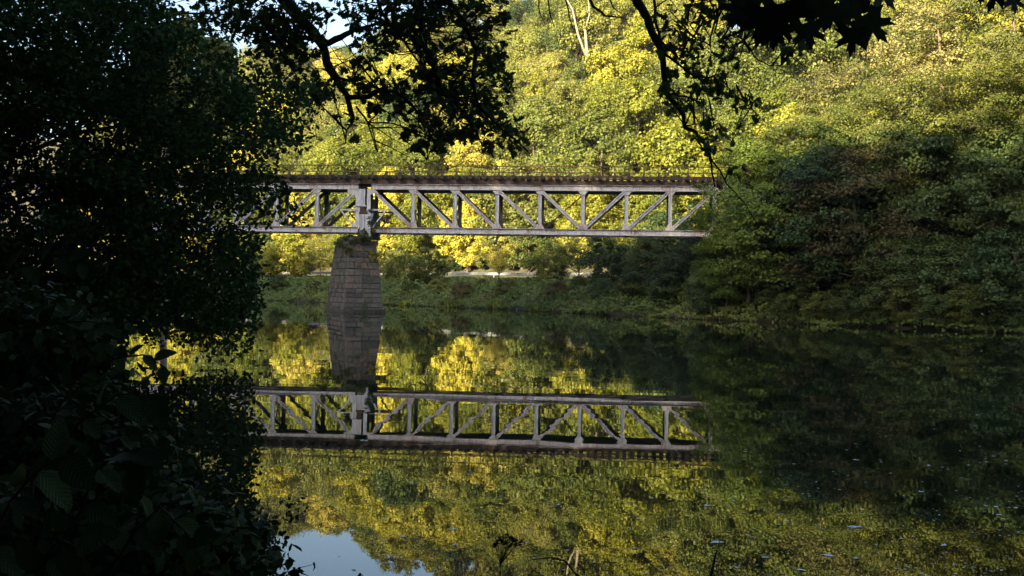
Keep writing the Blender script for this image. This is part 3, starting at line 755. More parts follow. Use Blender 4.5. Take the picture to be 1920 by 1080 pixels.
def chord(x0, x1, yc, z0, z1, name, mat, far=False):
    mb = MB(); L = x1 - x0; xc = (x0 + x1) / 2; zc = (z0 + z1) / 2; h = z1 - z0
    mb.box((xc, yc, zc), (L, .03, h - .04))
    mb.box((xc, yc, z1 - .01), (L, .34, .03)); mb.box((xc, yc, z0 + .01), (L, .34, .03))
    mb.box((xc, yc - .02, z1 - .06), (L, .05, .07)); mb.box((xc, yc - .02, z0 + .06), (L, .05, .07))
    mb.build(name, mat, br)
def span(nodes, dirs, x_end0, x_end1):
    for j, yc in enumerate((0, WD)):
        far = j == 1
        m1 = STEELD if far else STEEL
        # chords in panel lengths, butted end to end with small cover plates
        ns = sorted(nodes)
        for a, c in zip(ns[:-1], ns[1:]):
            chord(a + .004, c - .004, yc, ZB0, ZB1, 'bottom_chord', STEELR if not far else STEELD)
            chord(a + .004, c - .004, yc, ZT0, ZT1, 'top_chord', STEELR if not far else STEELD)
        for i, x in enumerate(nodes):
            if i in (0,): continue
            mb = MB()
            wv = .27
            mb.box((x, yc, (ZB1 + ZT0) / 2), (wv, .02, ZT0 - ZB1))
            for s in (-1, 1): mb.box((x + s * (wv / 2 - .012), yc, (ZB1 + ZT0) / 2), (.022, .2, ZT0 - ZB1 - .004))
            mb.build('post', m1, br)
        for i in range(len(nodes) - 1):
            a, c = nodes[i], nodes[i + 1]; dn = dirs[i]
            zt, zb = ZT0 + .06, ZB1 - .06
            if dn == 'out': p0, p1 = (a, zt), (c, zb)      # high at the pier end
            else: p0, p1 = (a, zb), (c, zt)
            P0, P1 = Vector((p0[0], yc - .07, p0[1])), Vector((p1[0], yc - .07, p1[1]))
            d = (P1 - P0).normalized(); P0 += d * .12; P1 -= d * .12; nrm = Vector((0, 1, 0)).cross(d).normalized()
            mb = MB()
            for s in (-1, 1): mb.bar(P0 + nrm * s * .085, P1 + nrm * s * .085, .14, .075, up=nrm)
            mb.bar(P0 + Vector((0, .05, 0)), P1 + Vector((0, .05, 0)), .02, .10, up=nrm)
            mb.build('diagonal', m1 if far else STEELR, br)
        for i, x in enumerate(nodes):
            if i == 0: continue
            y0 = yc - .095 if not far else yc - .03
            g = .30
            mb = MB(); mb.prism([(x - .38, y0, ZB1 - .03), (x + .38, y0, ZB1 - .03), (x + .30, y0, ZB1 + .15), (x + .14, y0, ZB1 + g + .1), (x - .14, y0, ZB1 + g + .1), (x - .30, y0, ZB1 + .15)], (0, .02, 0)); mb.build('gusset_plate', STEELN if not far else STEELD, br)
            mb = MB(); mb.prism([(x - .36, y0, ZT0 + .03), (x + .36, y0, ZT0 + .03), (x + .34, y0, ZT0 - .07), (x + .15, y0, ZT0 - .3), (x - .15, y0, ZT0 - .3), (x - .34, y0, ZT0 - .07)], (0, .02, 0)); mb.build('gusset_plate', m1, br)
    for i, x in enumerate(nodes):   # cross frames
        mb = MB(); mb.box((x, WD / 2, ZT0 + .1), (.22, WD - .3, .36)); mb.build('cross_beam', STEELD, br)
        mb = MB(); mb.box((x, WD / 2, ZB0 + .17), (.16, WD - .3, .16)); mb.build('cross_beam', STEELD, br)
        if i and i % 1 == 0:
            mb = MB(); a = .07
            mb.bar((x + .02, .15, ZB1), (x + .02, WD - .15, ZT0 - .1), a, a); mb.bar((x - .08, .15, ZT0 - .1), (x - .08, WD - .15, ZB1), a, a); mb.build('sway_bracing', STEELD, br)
            mb = MB()
            for yy, s in ((.12, 1), (WD - .12, -1)):
                mb = MB(); mb.prism([(x, yy, ZT0 - .05), (x, yy + s * .55, ZT0 - .05), (x, yy, ZT0 - .65)], (.04, 0, 0)); mb.build('knee_plate', STEELD, br)
    for a, c in zip(nodes[:-1], nodes[1:]):   # bottom wind bracing
        mb = MB(); mb.bar((a, .2, .1), (c, WD - .2, .1), .08, .06); mb.bar((a, WD - .2, .17), (c, .2, .17), .08, .06); mb.build('wind_bracing', STEELD, br)
span(Rn, ['out'] * 5 + ['in'] * 5, 0, 0)
span(Ln, ['out'] * 5 + ['in'] * 5, 0, 0)
# counter diagonal in the far truss
mb = MB(); mb.bar((Rn[4], WD, ZB1), (Rn[5], WD, ZT0), .08, .09, up=(0, 1, 0)); mb.build('counter_diagonal', STEELD, br)
# end details of the two spans over the pier
def plate(pts, y, t, mat, name): mb = MB(); mb.prism([(p[0], y, p[1]) for p in pts], (0, t, 0)); return mb.build(name, mat, br)
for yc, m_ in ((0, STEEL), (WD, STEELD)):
    y0 = yc - .09
    xl = Ln[0]
    plate([(-1.25, 3.30), (.10, 3.30), (.10, 2.12), (.18, 2.02), (-.62, 2.02), (-.62, 2.62), (-.72, 2.82), (-.95, 2.86), (-1.25, 3.02)], y0 - .03, .05, m_, 'end_plate')
    mb = MB(); mb.box((-.05, yc - .13, 2.66), (.035, .06, 1.27)); mb.box((-.16, yc - .13, 2.66), (.035, .06, 1.27)); mb.box((-.24, yc - .12, 2.0), (.84, .2, .05)); mb.build('stiffener', STEELR if yc == 0 else STEELD, br)
    plate([(-.66, 1.98), (-.30, 1.98), (-.30, .40), (-.98, .40), (-.78, .72), (-.62, .80), (-.62, 1.66), (-.80, 1.82)], y0, .03, m_, 'end_post')
    plate([(.24, 3.30), (.93, 3.30), (.93, 3.05), (.62, 2.90), (.52, 2.88), (.52, 1.40), (.24, 1.40)], y0, .03, m_, 'end_post')
    plate([(.24, 1.45), (.24, 1.20), (.70, 1.20), (.78, 1.45)], y0 + .002, .03, m_, 'end_plate')
    mb = MB(); mb.box((-1.15, yc - .1, 1.72), (1.3, .12, .12)); mb.build('strut', m_, br)
    mb = MB(); mb.box((.95, yc - .13, 1.72), (1.42, .12, .12)); mb.build('strut', STEELR if yc == 0 else m_, br)
    mb = MB(); mb.bar((-1.75, yc - .1, 1.66), (-.72, yc - .1, .42), .1, .13, up=(0, 1, 0)); mb.build('strut', m_, br)
    mb = MB(); mb.bar((1.72, yc - .1, 1.68), (.75, yc - .1, .45), .1, .13, up=(0, 1, 0)); mb.build('strut', m_, br)
    mb = MB(); mb.prism([(-.22, yc - .2, 1.56), (.22, yc - .2, 1.56), (.14, yc - .2, 1.76), (.05, yc - .2, 1.95), (-.05, yc - .2, 1.95), (-.14, yc - .2, 1.76)], (0, .4, 0)); mb.box((0, yc, 1.47), (.62, .5, .14)); mb.build('bearing', STEELRR, br)
mb = MB(); mb.box((-.1, WD / 2 + .2, 1.4), (.9, 1.6, 2.6)); mb.build('inner_portal_frame', STEELD, br)
# deck: stringers, sleepers, rails, handrail
X0, X1 = -34.5, Rn[-1]
for yc, mt in ((.02, STEELRR), (WD - .02, STEELD)):
    xs = np.arange(X0, X1, 3.205)
    for a in xs:
        mb = MB(); mb.box((a + 1.6, yc, 3.87), (3.2, .26, .34)); mb.build('deck_stringer', mt, br)
mb = MB(); mb.box(((X0 + X1) / 2, WD / 2, 3.74), (X1 - X0, 1.5, .05)); mb.build('deck_plate', STEELD, br)
SL = MB(); SL.box((0, 0, 0), (.24, 2.9, .27)); SLm = SL.mesh('sleeper'); SLm.materials.append(WOOD)
SE = MB(); SE.box((0, -.3, 0), (.27, 3.6, .27)); SE.prism([(-.10, -2.02, .135), (.10, -2.02, .135), (.03, -2.02, .36), (-.03, -2.02, .36)], (0, .2, 0)); SEm = SE.mesh('long_sleeper'); SEm.materials.append(WOOD)
PO = MB(); PO.box((0, 0, .38), (.06, .06, .8)); POm = PO.mesh('post'); POm.materials.append(RAILM)
hr_ = [empty('handrail'), empty('handrail')]
for q in hr_: q.parent = br
x = X0; k = 0; sp = 3.205 / 6
while x < X1:
    long_ = k % 2 == 0
    o = link('sleeper', SEm if long_ else SLm, br); o.location = (x, WD / 2, 4.175 + random.uniform(-.012, .012)); o.rotation_euler = (0, 0, random.uniform(-.012, .012))
    if long_:
        p = link('post', POm, hr_[0]); p.location = (x, -.50, 4.26)
    if k % 2 == 0:
        p = link('post', POm, hr_[1]); p.location = (x + .3, WD + .75, 4.2); p.scale = (.8, .8, .92)
    x += sp; k += 1
for q, y0, zz, zs in ((0, -.50, (5.02, 4.58), .072), (1, WD + .75, (5.0, 4.6), .04)):
    for z_ in zz:
        mb = MB(); mb.box(((X0 + X1) / 2, y0, z_), (X1 - X0, zs, zs)); mb.build('rail', RAILM, hr_[q])
for yy in (WD / 2 - .72, WD / 2 + .72):
    mb = MB(); mb.box(((X0 + X1) / 2, yy, 4.38), (X1 - X0, .07, .13)); mb.build('track_rail', STEELRR, br)

# ------------------------------------------------------------------ pier
PA = math.radians(25)     # pier axis swings left going away
ex = Vector((math.cos(PA), math.sin(PA), 0)); ey = Vector((-math.sin(PA), math.cos(PA), 0))
c0 = at(683, 583, 75.2); pw0, pw1, pl0, pl1, PH = 3.0, 2.12, 5.5, 4.1, 5.15
pc = Vector((c0[0], c0[1], 0)) + ey * (pl0 / 2)
pr = empty('stone_pier', (pc.x, pc.y, 0), PA); tag(pr, 'tapering dark stone pier standing in the river under the bridge joint', 'pier')
def hw(z): u = z / PH; return (pw0 + (pw1 - pw0) * u) / 2, (pl0 + (pl1 - pl0) * u) / 2
mb = MB(); b0, l0 = hw(-1.5); b1, l1 = hw(PH - .05); q = .07
vs = [(-b0 + q, -l0 + q, -1.5), (b0 - q, -l0 + q, -1.5), (b0 - q, l0 - q, -1.5), (-b0 + q, l0 - q, -1.5), (-b1 + q, -l1 + q, PH - .05), (b1 - q, -l1 + q, PH - .05), (b1 - q, l1 - q, PH - .05), (-b1 + q, l1 - q, PH - .05)]
mb.v = vs; mb.f = [(3, 2, 1, 0), (4, 5, 6, 7), (0, 1, 5, 4), (1, 2, 6, 5), (2, 3, 7, 6), (3, 0, 4, 7)]; mb.build('core', MORTAR, pr)
rs = random.Random(4)
zs = [0.0]; 
while zs[-1] < PH - .25: zs.append(min(PH, zs[-1] + rs.uniform(.30, .58)))
zs[-1] = PH
for ci in range(len(zs) - 1):
    za, zb_ = zs[ci] + .012, zs[ci + 1] - .012
    for face in range(4):
        horiz = face % 2 == 0
        u = 0.0; cuts = [0.0]
        Lf = (pw0 if horiz else pl0)
        while cuts[-1] < 1 - .8 / Lf: cuts.append(cuts[-1] + rs.uniform(.5, .95) / Lf)
        cuts[-1] = 1.0
        if len(cuts) < 2: cuts = [0, .5, 1]
        for a, c in zip(cuts[:-1], cuts[1:]):
            pts = []; pro = rs.uniform(-.01, .05)
            for z_ in (za, zb_):
                w_, l_ = hw(z_); row = []
                for depth in (pro, -.22):
                    for t_ in (a, c):
                        g = .011 if 0 < t_ < 1 else 0
                        if horiz:
                            sgn = -1 if face == 0 else 1
                            xx = -w_ + 2 * w_ * t_ + (g if t_ == a else -g); yy = sgn * (l_ + depth)
                            if t_ in (0, 1) : xx += pro * (-1 if t_ == 0 else 1) * .5
                        else:
                            sgn = 1 if face == 1 else -1
                            yy = -l_ + .001 + 2 * (l_ - .001) * t_ + (g if t_ == a else -g); xx = sgn * (w_ + depth - .003)
                            if t_ == 0: yy += .23
                            if t_ == 1: yy -= .23
                        row.append((xx, yy, z_))
                pts.append(row)
            lo, hi = pts; V8 = [lo[0], lo[1], lo[3], lo[2], hi[0], hi[1], hi[3], hi[2]]
            if not horiz and abs(V8[0][1] - V8[1][1]) < .12: continue
            # pillowed face: outer face inset ring
            mb = MB(); cen = [sum(V8[i][k_] for i in (0, 1, 5, 4)) / 4 for k_ in range(3)]
            n_ = (0, -1 if face == 0 else 1, 0) if horiz else ((1 if face == 1 else -1), 0, 0)
            inn = [tuple(V8[i][k_] * .80 + cen[k_] * .20 + n_[k_] * rs.uniform(.015, .045) for k_ in range(3)) for i in (0, 1, 5, 4)]
            mb.v = list(V8) + inn
            mb.f = [(8, 9, 10, 11), (0, 1, 9, 8), (1, 5, 10, 9), (5, 4, 11, 10), (4, 0, 8, 11), (1, 2, 6, 5), (3, 0, 4, 7), (4, 5, 6, 7), (0, 3, 2, 1)]
            mb.build('stone', STONE, pr)
w_, l_ = hw(PH)
for i in range(4):     # coping
    mb = MB(); a = -w_ - .07 + (2 * w_ + .14) * i / 4; c = -w_ - .07 + (2 * w_ + .14) * (i + 1) / 4
    mb.box(((a + c) / 2, 0, PH + .14), (c - a - .02, 2 * l_ + .16, .26)); mb.build('coping_stone', STONE, pr)
for i in range(4):     # footing
    mb = MB(); w_, l_ = hw(0); a = -w_ - .14 + (2 * w_ + .28) * i / 4; c = -w_ - .14 + (2 * w_ + .28) * (i + 1) / 4
    mb.box(((a + c) / 2, 0, -.35), (c - a - .02, 2 * l_ + .3, 1.1)); mb.build('footing_stone', STONE, pr)
mb = MB(); mb.box((0, 0, PH + .45), (1.6, 3.2, .4)); mb.build('bearing_block', STONE, pr)
# steel column standing on the pier
for y_, m_ in ((0, STEEL), (WD, STEELD)):
    P = BO + bx * 0.20 + by * y_; r = empty('support_column', (P.x, P.y, PH + .5), -TH)
    tag(r, 'pale steel column on the pier carrying the near truss' if y_ == 0 else 'dark steel column on the pier carrying the far truss', 'column')
    mb = MB(); h_ = 7.42 - PH - .5; mb.box((0, 0, h_ / 2), (.86, .5, h_)); mb.build('shaft', m_, r)
    mb = MB()
    for xx in (-.36, -.12, .40): mb.box((xx, -.29, h_ / 2), (.035, .08, h_))
    mb.build('rib', m_, r)
    mb = MB(); mb.box((0, 0, .03), (1.1, .8, .1)); mb.build('base_plate', STEELRR, r)

# plants growing on the pier
def px_cloud(ell, Yr, cr, dens, rng, aniso=1.0):
    out = []
    for cx, cy, rx, ry, w in ell:
        n = max(1, int(dens * w * rx * ry / 10000))
        a = rng.random(n) * 6.28; r = np.sqrt(rng.random(n))
        for q in range(n):
            out.append(at(cx + rx * r[q] * math.cos(a[q]), cy + ry * r[q] * math.sin(a[q]), rng.uniform(*Yr)))
    return np.array(out)
rng = np.random.default_rng(31)
for ell, lab, m_ in (([(665, 447, 22, 9, .8), (690, 442, 18, 11, .8)], 'green shrub growing on top of the pier below the bridge', 'green'),
                     ([(696, 405, 6, 18, .5), (702, 428, 9, 12, .6)], 'spindly sapling climbing the steel column on the pier', 'blue'),
                     ([(640, 456, 12, 8, 1), (655, 470, 6, 14, .7)], 'creeper spilling over the left corner of the pier top', 'green'),
                     ([(703, 478, 8, 10, 1)], 'small yellow leaved creeper on the upper right of the pier', 'gold')):
    C = px_cloud(ell, (74.6, 76.2) if 'creeper' not in lab else (74.9, 75.6), .3, 1300, rng)
    P, N_, ti = clump_leaves(C, np.full(len(C), .2), .8, 34, rng)
    b_ = Vector(C.mean(0)); r = empty('pier_plant', (b_.x, b_.y, b_.z - .5)); tag(r, lab, 'plant')
    link('leaves', leaf_mesh('leaves', P - np.array([b_.x, b_.y, b_.z - .5]), N_, .09 + .07 * rng.random(len(P)), ti, rng), r, LM[m_])
    mb = MB()
    for c_ in C[::4]: mb.tube([(0, 0, 0), tuple((c_ - np.array([b_.x, b_.y, b_.z - .5])) * .6 + np.array([.05, 0, .1])), tuple(c_ - np.array([b_.x, b_.y, b_.z - .5]))], [.02, .014, .006], 4)
    mb.build('stem', BARK, r)

#NEAR
# ------------------------------------------------------------------ the wood on the hill behind the viewpoint (this bank)
def near_wood():
    rng = np.random.default_rng(77); Cs = []; Rs = []; Ds = []
    for d in np.arange(16, 96, 6.5):
        L = offset_line(NB, d, 6.0)
        for x, y in L:
            x += rng.uniform(-1.5, 1.5); y += rng.uniform(-1.5, 1.5)
            if not (-175 < x < 95 and -110 < y < 120): continue
            if y > 6 and abs(x) < y * .62 + 6: continue
            H = rng.uniform(14, 19) * WOODH; R = rng.uniform(4, 5.2); z = gz(x, y)
            n = 22; dd_ = rng.normal(size=(n, 3)); dd_ /= np.linalg.norm(dd_, axis=1)[:, None]; q = .6 + .4 * rng.random(n)
            Cs.append(np.stack([x + dd_[:, 0] * q * R, y + dd_[:, 1] * q * R, z + H * .58 + dd_[:, 2] * q * H * .42], 1)); Rs.append(np.full(n, 1.5)); Ds.append(dd_)
    C = np.concatenate(Cs); P, N_, ti = clump_leaves(C, np.concatenate(Rs), .8, 15, rng, np.concatenate(Ds))
    return leaf_mesh('wood', P, N_, 1.0 + .5 * rng.random(len(P)), ti, rng)
WOODH = 0.93
o = link('near_bank_wood', near_wood(), None, LM['green']); tag(o, 'wood on the hill of the near bank that shades the river', 'wood', kind='stuff')

# ------------------------------------------------------------------ big tree overhanging from the left bank
rng = np.random.default_rng(41)
LT = np.array([-15.2, 25.5]); zt = gz(*LT)
r = empty('overhanging_tree', (LT[0], LT[1], zt)); tag(r, 'huge dark leafy tree overhanging the water and filling the left of the view', 'tree')
EL = [(90, 70, 260, 150, 2.1), (40, 350, 260, 250, 1.5), (330, 185, 150, 62, .9), (480, 160, 115, 55, .75), (440, 235, 115, 55, .9), (390, 300, 125, 50, .95), (485, 345, 50, 32, 1),
      (420, 392, 95, 34, .6), (290, 360, 110, 60, .7), (380, 480, 118, 60, 1.1), (390, 560, 92, 58, 1.3), (290, 592, 150, 40, 1.1), (180, 500, 190, 110, 1.3), (425, 615, 48, 28, .9), (510, 398, 50, 12, .4),
      (430, 455, 75, 30, .9), (245, 60, 70, 90, .7), (470, 45, 90, 40, .6), (560, 190, 50, 40, .45), (-190, 250, 210, 420, .7), (340, 648, 90, 10, .3), (250, 300, 140, 90, .8), (560, 170, 60, 50, .5), (520, 250, 50, 40, .5), (420, 70, 60, 40, .5)]
C = np.concatenate([px_cloud(EL, (21.5, 29.5), .4, 52, rng), px_cloud([(120, 300, 330, 330, 1), (300, 500, 180, 105, 1), (380, 580, 90, 45, 1)], (23, 30), .4, 30, rng)])
base = np.array([LT[0], LT[1], zt])
keep = C[:, 2] > .45; C = C[keep]
P, N_, ti = clump_leaves(C, rng.uniform(.35, .68, len(C)), .75, 52, rng, up=.7, rnd=.9, droop=.5)
k_ = P[:, 2] > .25; P, N_, ti = P[k_], N_[k_], ti[k_]
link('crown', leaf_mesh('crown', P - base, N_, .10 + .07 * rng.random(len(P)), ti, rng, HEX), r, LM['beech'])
print('left leaves', len(P))
mb = MB(); mb.tube([(0, 0, -.5), (.2, 0, 4), (.0, .2, 9), (.3, 0, 15)], [.55, .45, .32, .1], 10); mb.build('trunk', BARKD, r, True)
def limb(a, b_, r0, sag=.6, seed=0):
    rg = random.Random(seed); a, b_ = Vector(a), Vector(b_); L = (b_ - a).length; pts = []
    for i in range(7):
        u = i / 6; p = a.lerp(b_, u); p.z += math.sin(u * math.pi) * sag; p += Vector((rg.uniform(-1, 1), rg.uniform(-1, 1), rg.uniform(-1, 1))) * L * .02; pts.append(p)
    return pts, [r0 * (1 - .85 * i / 6) for i in range(7)]
for i, (cx, cy, Y, r0) in enumerate([(520, 180, 25, .10), (450, 240, 24, .09), (480, 350, 25, .07), (400, 480, 26, .07), (430, 570, 25, .06), (300, 620, 24, .05), (500, 40, 26, .08), (350, 130, 27, .08), (250, 330, 23, .09)]):
    q = at(cx, cy, Y) - base; h_ = max(2.5, q[2] - 1.5); pts, rd = limb((.1, 0, h_), q, r0, .7, i)
    mb = MB(); mb.tube(pts, rd, 6)
    for m_ in (3, 4, 5):
        for s_ in (-1, 1):
            e = pts[m_] + Vector((random.uniform(.3, 1.3), random.uniform(-1, 1), s_ * random.uniform(.2, .7))); mb.tube([pts[m_], pts[m_].lerp(e, .5) + Vector((0, 0, .08)), e], [rd[m_] * .5, rd[m_] * .35, .006], 4, cap=False)
    mb.build('limb', BARKD, r, True)

# ------------------------------------------------------------------ oak boughs hanging into the top of the view
def oak(root_xy, lab, lines, ell, Yr, dens, seed, nsingle, lsize=.085, crown=None, leafy=6, name='oak_tree'):
    rng = np.random.default_rng(seed); rg = random.Random(seed)
    z0 = gz(*root_xy); r = empty(name, (*root_xy, z0)); tag(r, lab, 'tree'); base = np.array([*root_xy, z0])
    allp = []; top = Vector((0, 0, 9.5))
    for pts, Y0, Y1, w0, w1 in lines:
        m = len(pts); Q = []
        for i, (a, c) in enumerate(pts):
            Q.append(Vector(at(a, c, Y0 + (Y1 - Y0) * i / (m - 1)) - base))
        # smooth the bough with a few in-between points and knots
        F = []; R_ = []
        for i in range(m - 1):
            for u in (0, .33, .66):
                p = Q[i].lerp(Q[i + 1], u)
                if u: p += Vector([rg.uniform(-1, 1) * (Q[i + 1] - Q[i]).length * .035 for _ in range(3)])
                F.append(p); v = (i + u) / (m - 1); yy = Y0 + (Y1 - Y0) * v
                R_.append((w0 + (w1 - w0) * v) / 2 * yy / FPX * rg.uniform(.9, 1.15))
        F.append(Q[-1]); R_.append(w1 / 2 * Y1 / FPX)
        if pts[0][1] < 0 and w0 > 8:   # carry on out of view to the crown
            F = [top * .9 + Vector((rg.uniform(-.3, .3), 0, 0)), F[0].lerp(top, .5) + Vector((0, 0, .5))] + F; R_ = [R_[0] * 1.8, R_[0] * 1.35] + R_
        mb = MB(); mb.tube(F, R_, 7); mb.build('branch', BARKD, r, True)
        allp += [(p, q) for p, q in zip(F, R_) if p.length < 60]
    BP = np.array([tuple(p) for p, _ in allp])
    C = px_cloud(ell, Yr, 0, dens, rng) - base
    tw = MB(); LP = []; LN = []; LT_ = []; LS = []
    for c in C:
        j = int(np.argmin(((BP - c) ** 2).sum(1) * 1.0 + .12 * np.maximum(0, c[2] - BP[:, 2])))
        a = BP[j]; v = c - a; dist = np.linalg.norm(v)
        if dist > 1.6: a = c - v / dist * 1.2 + np.array([0, 0, .3])
        mid = (a + c) / 2 + rng.normal(size=3) * .12 * min(dist, 1) + np.array([0, 0, .06])
        rr_ = .0045 + .003 * rng.random()
        tw.tube([tuple(a), tuple(mid), tuple(c)], [rr_, rr_ * .7, .0015], 4, cap=False)
        dirn = (c - mid) / (np.linalg.norm(c - mid) + 1e-6)
        for q in range(rng.integers(leafy - 2, leafy + 3)):
            t = dirn * rng.uniform(.2, 1) + rng.normal(size=3) * .6 + np.array([0, 0, -.25]); t /= np.linalg.norm(t)
            s = lsize * rng.uniform(.75, 1.3)
            LP.append(c - dirn * rng.random() * .1 + t * s * .5); LT_.append(t); LN.append(rng.normal(size=3) + np.array([0, -.3, .7])); LS.append(s)
    tw.build('twigs', BARKD, r)['kind'] = 'stuff'
    LP, LN, LT_, LS = map(np.array, (LP, LN, LT_, LS)); ti = rng.random(len(LP))
    order = np.argsort(-LS / np.maximum(.5, LP[:, 1] + base[1])); one, rest = order[:nsingle], order[nsingle:]
    link('foliage', leaf_mesh('foliage', LP[rest], LN[rest], LS[rest], ti[rest], rng, OAK, LT_[rest]), r, LM['oak'])['kind'] = 'stuff'
    LMs = []
    for v in range(5):
        sh = OAK.copy(); sh[:, 2] += [.0, .10, -.12, .05, -.05][v] * (sh[:, 0] * 2) ** 2
        me = mesh_np('leaf', sh, [len(sh)], np.arange(len(sh)), [.15 + .17 * v]); me.materials.append(LM['oak']); LMs.append(me)
    Nn, Tt, B = frames(LN[one], rng, LT_[one])
    for i in range(len(one)):
        o = link('leaf', LMs[i % 5], r); M = Matrix(((*[Tt[i][0], B[i][0], Nn[i][0]],), (*[Tt[i][1], B[i][1], Nn[i][1]],), (*[Tt[i][2], B[i][2], Nn[i][2]],))).to_4x4()
        o.matrix_local = Matrix.Translation(LP[one[i]]) @ M @ Matrix.Scale(LS[one[i]], 4)
    print(lab, len(LP))
    # trunk and an unseen crown overhead, put in to block sky light
    mb = MB(); mb.tube([(0, 0, -.5), (0, 0, 3), (.1, 0, 6.5), (0, .1, 11)], [.42, .34, .28, .14], 10); mb.build('trunk', BARKD, r, True)
    if crown is not None:
        P, N_, t2 = clump_leaves(crown - base, np.full(len(crown), 1.0), .5, 40, rng)
        W_ = P + base; okk = W_[:, 2] > HCAM + np.maximum(W_[:, 1], 0) * .33 + 1.0
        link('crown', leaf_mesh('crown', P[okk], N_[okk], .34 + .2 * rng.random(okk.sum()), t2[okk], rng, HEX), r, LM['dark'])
    return r
rng = np.random.default_rng(3)
cr1 = np.stack([rng.uniform(-17, 3, 800), rng.uniform(-14, 19, 800), rng.uniform(5.5, 13, 800)], 1)  # crown clumps kept above the frame, added to darken the near bank
cr2 = np.stack([rng.uniform(1, 14, 260), rng.uniform(-12, 11, 260), rng.uniform(6.5, 12, 260)], 1)
L1 = [([(480, -70), (540, 10), (588, 62), (606, 88), (618, 130), (650, 178), (662, 225)], 8.6, 8.2, 27, 9),
      ([(606, 84), (640, 70), (662, 58), (705, 45), (760, 52)], 8.5, 8.8, 13, 4), ([(600, 75), (572, 72), (548, 62), (536, 40)], 8.5, 8.3, 9, 4), ([(540, 45), (535, 70), (545, 95)], 8.3, 8.2, 6, 2),
      ([(618, 118), (632, 145), (660, 152), (668, 160)], 8.4, 8.3, 8, 4),
      ([(654, 183), (690, 182), (712, 168), (745, 175), (775, 200), (800, 235), (820, 290)], 8.2, 7.8, 11, 3),
      ([(658, 205), (662, 228), (650, 245), (648, 270)], 8.2, 8.1, 5, 2), ([(668, 200), (690, 230), (700, 262), (708, 285)], 8.2, 8.0, 4, 1.5),
      ([(770, -40), (790, 40), (798, 95), (815, 130), (835, 180), (872, 215), (905, 275)], 8.0, 7.5, 13, 3),
      ([(826, -20), (852, 18), (880, 62), (893, 95), (886, 150), (898, 200), (938, 240), (990, 284)], 7.6, 7.3, 12, 3),
      ([(838, 182), (820, 225), (806, 262), (800, 300)], 7.8, 7.6, 5, 2), ([(700, -20), (720, 30), (760, 80), (800, 140)], 8.3, 8.0, 7, 3)]
E1 = [(650, 30, 60, 35, .8), (740, 30, 100, 50, 1.2), (830, 40, 90, 60, 1.2), (925, 60, 40, 70, 1.1), (760, 110, 90, 35, .8), (900, 130, 60, 45, 1), (830, 160, 60, 45, .9), (780, 190, 60, 45, 1), (870, 210, 80, 50, 1.1),
      (920, 250, 60, 40, 1), (975, 265, 28, 30, 1), (825, 255, 70, 35, .9), (790, 285, 25, 25, .8), (685, 165, 45, 35, .8), (640, 215, 30, 15, .5), (710, 200, 40, 25, .8), (560, 40, 60, 45, .8), (480, 30, 70, 40, .6),
      (430, 25, 90, 35, .9), (520, 95, 70, 35, .8), (350, 15, 70, 22, .6), (500, 60, 60, 40, .6), (600, 150, 60, 40, .35), (945, 180, 25, 60, .8), (660, 265, 12, 8, .2), (560, 120, 50, 40, .7), (690, 90, 50, 30, .6)]
oak((-5.5, -1.5), 'oak whose gnarled dark boughs hang into the top centre of the view', L1, E1, (7.3, 8.9), 118, 61, 290, lsize=.072, crown=cr1, leafy=6)
L2 = [([(1165, -60), (1195, 5), (1214, 34), (1222, 62), (1238, 90), (1243, 115), (1247, 170), (1262, 190), (1280, 212), (1284, 238), (1305, 248), (1325, 275), (1334, 310), (1340, 350)], 6.6, 6.0, 18, 3),
      ([(1095, -25), (1112, 12), (1135, 30), (1168, 34)], 6.4, 6.3, 7, 2), ([(1225, -10), (1228, 30), (1238, 75), (1262, 100), (1285, 120)], 6.5, 6.3, 6, 3), ([(1345, -30), (1352, 20), (1340, 60), (1352, 75)], 6.2, 6.1, 6, 2),
      ([(1243, 100), (1262, 112), (1290, 135), (1320, 155), (1330, 190)], 6.4, 6.2, 6, 2), ([(1318, 150), (1345, 140), (1375, 175), (1400, 195), (1425, 220)], 6.2, 6.1, 3.5, 1.6), ([(1395, 75), (1415, 108), (1440, 122), (1465, 122)], 6.2, 6.2, 3.5, 1.6),
      ([(1262, 178), (1290, 182), (1305, 190)], 6.3, 6.2, 4, 2), ([(1334, 300), (1350, 320), (1362, 345), (1400, 385), (1420, 420)], 6.0, 5.9, 3.5, 1.5), ([(1284, 236), (1310, 232), (1335, 238)], 6.1, 6.1, 3, 1.4),
      ([(1060, -10), (1066, 20), (1072, 48), (1080, 58)], 6.8, 6.8, 3.5, 1.5), ([(1008, -10), (1012, 25), (1022, 45)], 7.0, 7.0, 3, 1.4), ([(1028, -10), (1032, 30), (1040, 50)], 7.0, 7.0, 3, 1.4), ([(1140, -10), (1150, 15), (1165, 25)], 6.6, 6.6, 3, 1.4),
      ([(1360, -20), (1335, 60), (1330, 85), (1300, 70)], 6.2, 6.1, 5, 2), ([(1300, -20), (1290, 40), (1320, 50), (1332, 70)], 6.3, 6.2, 4, 2)]
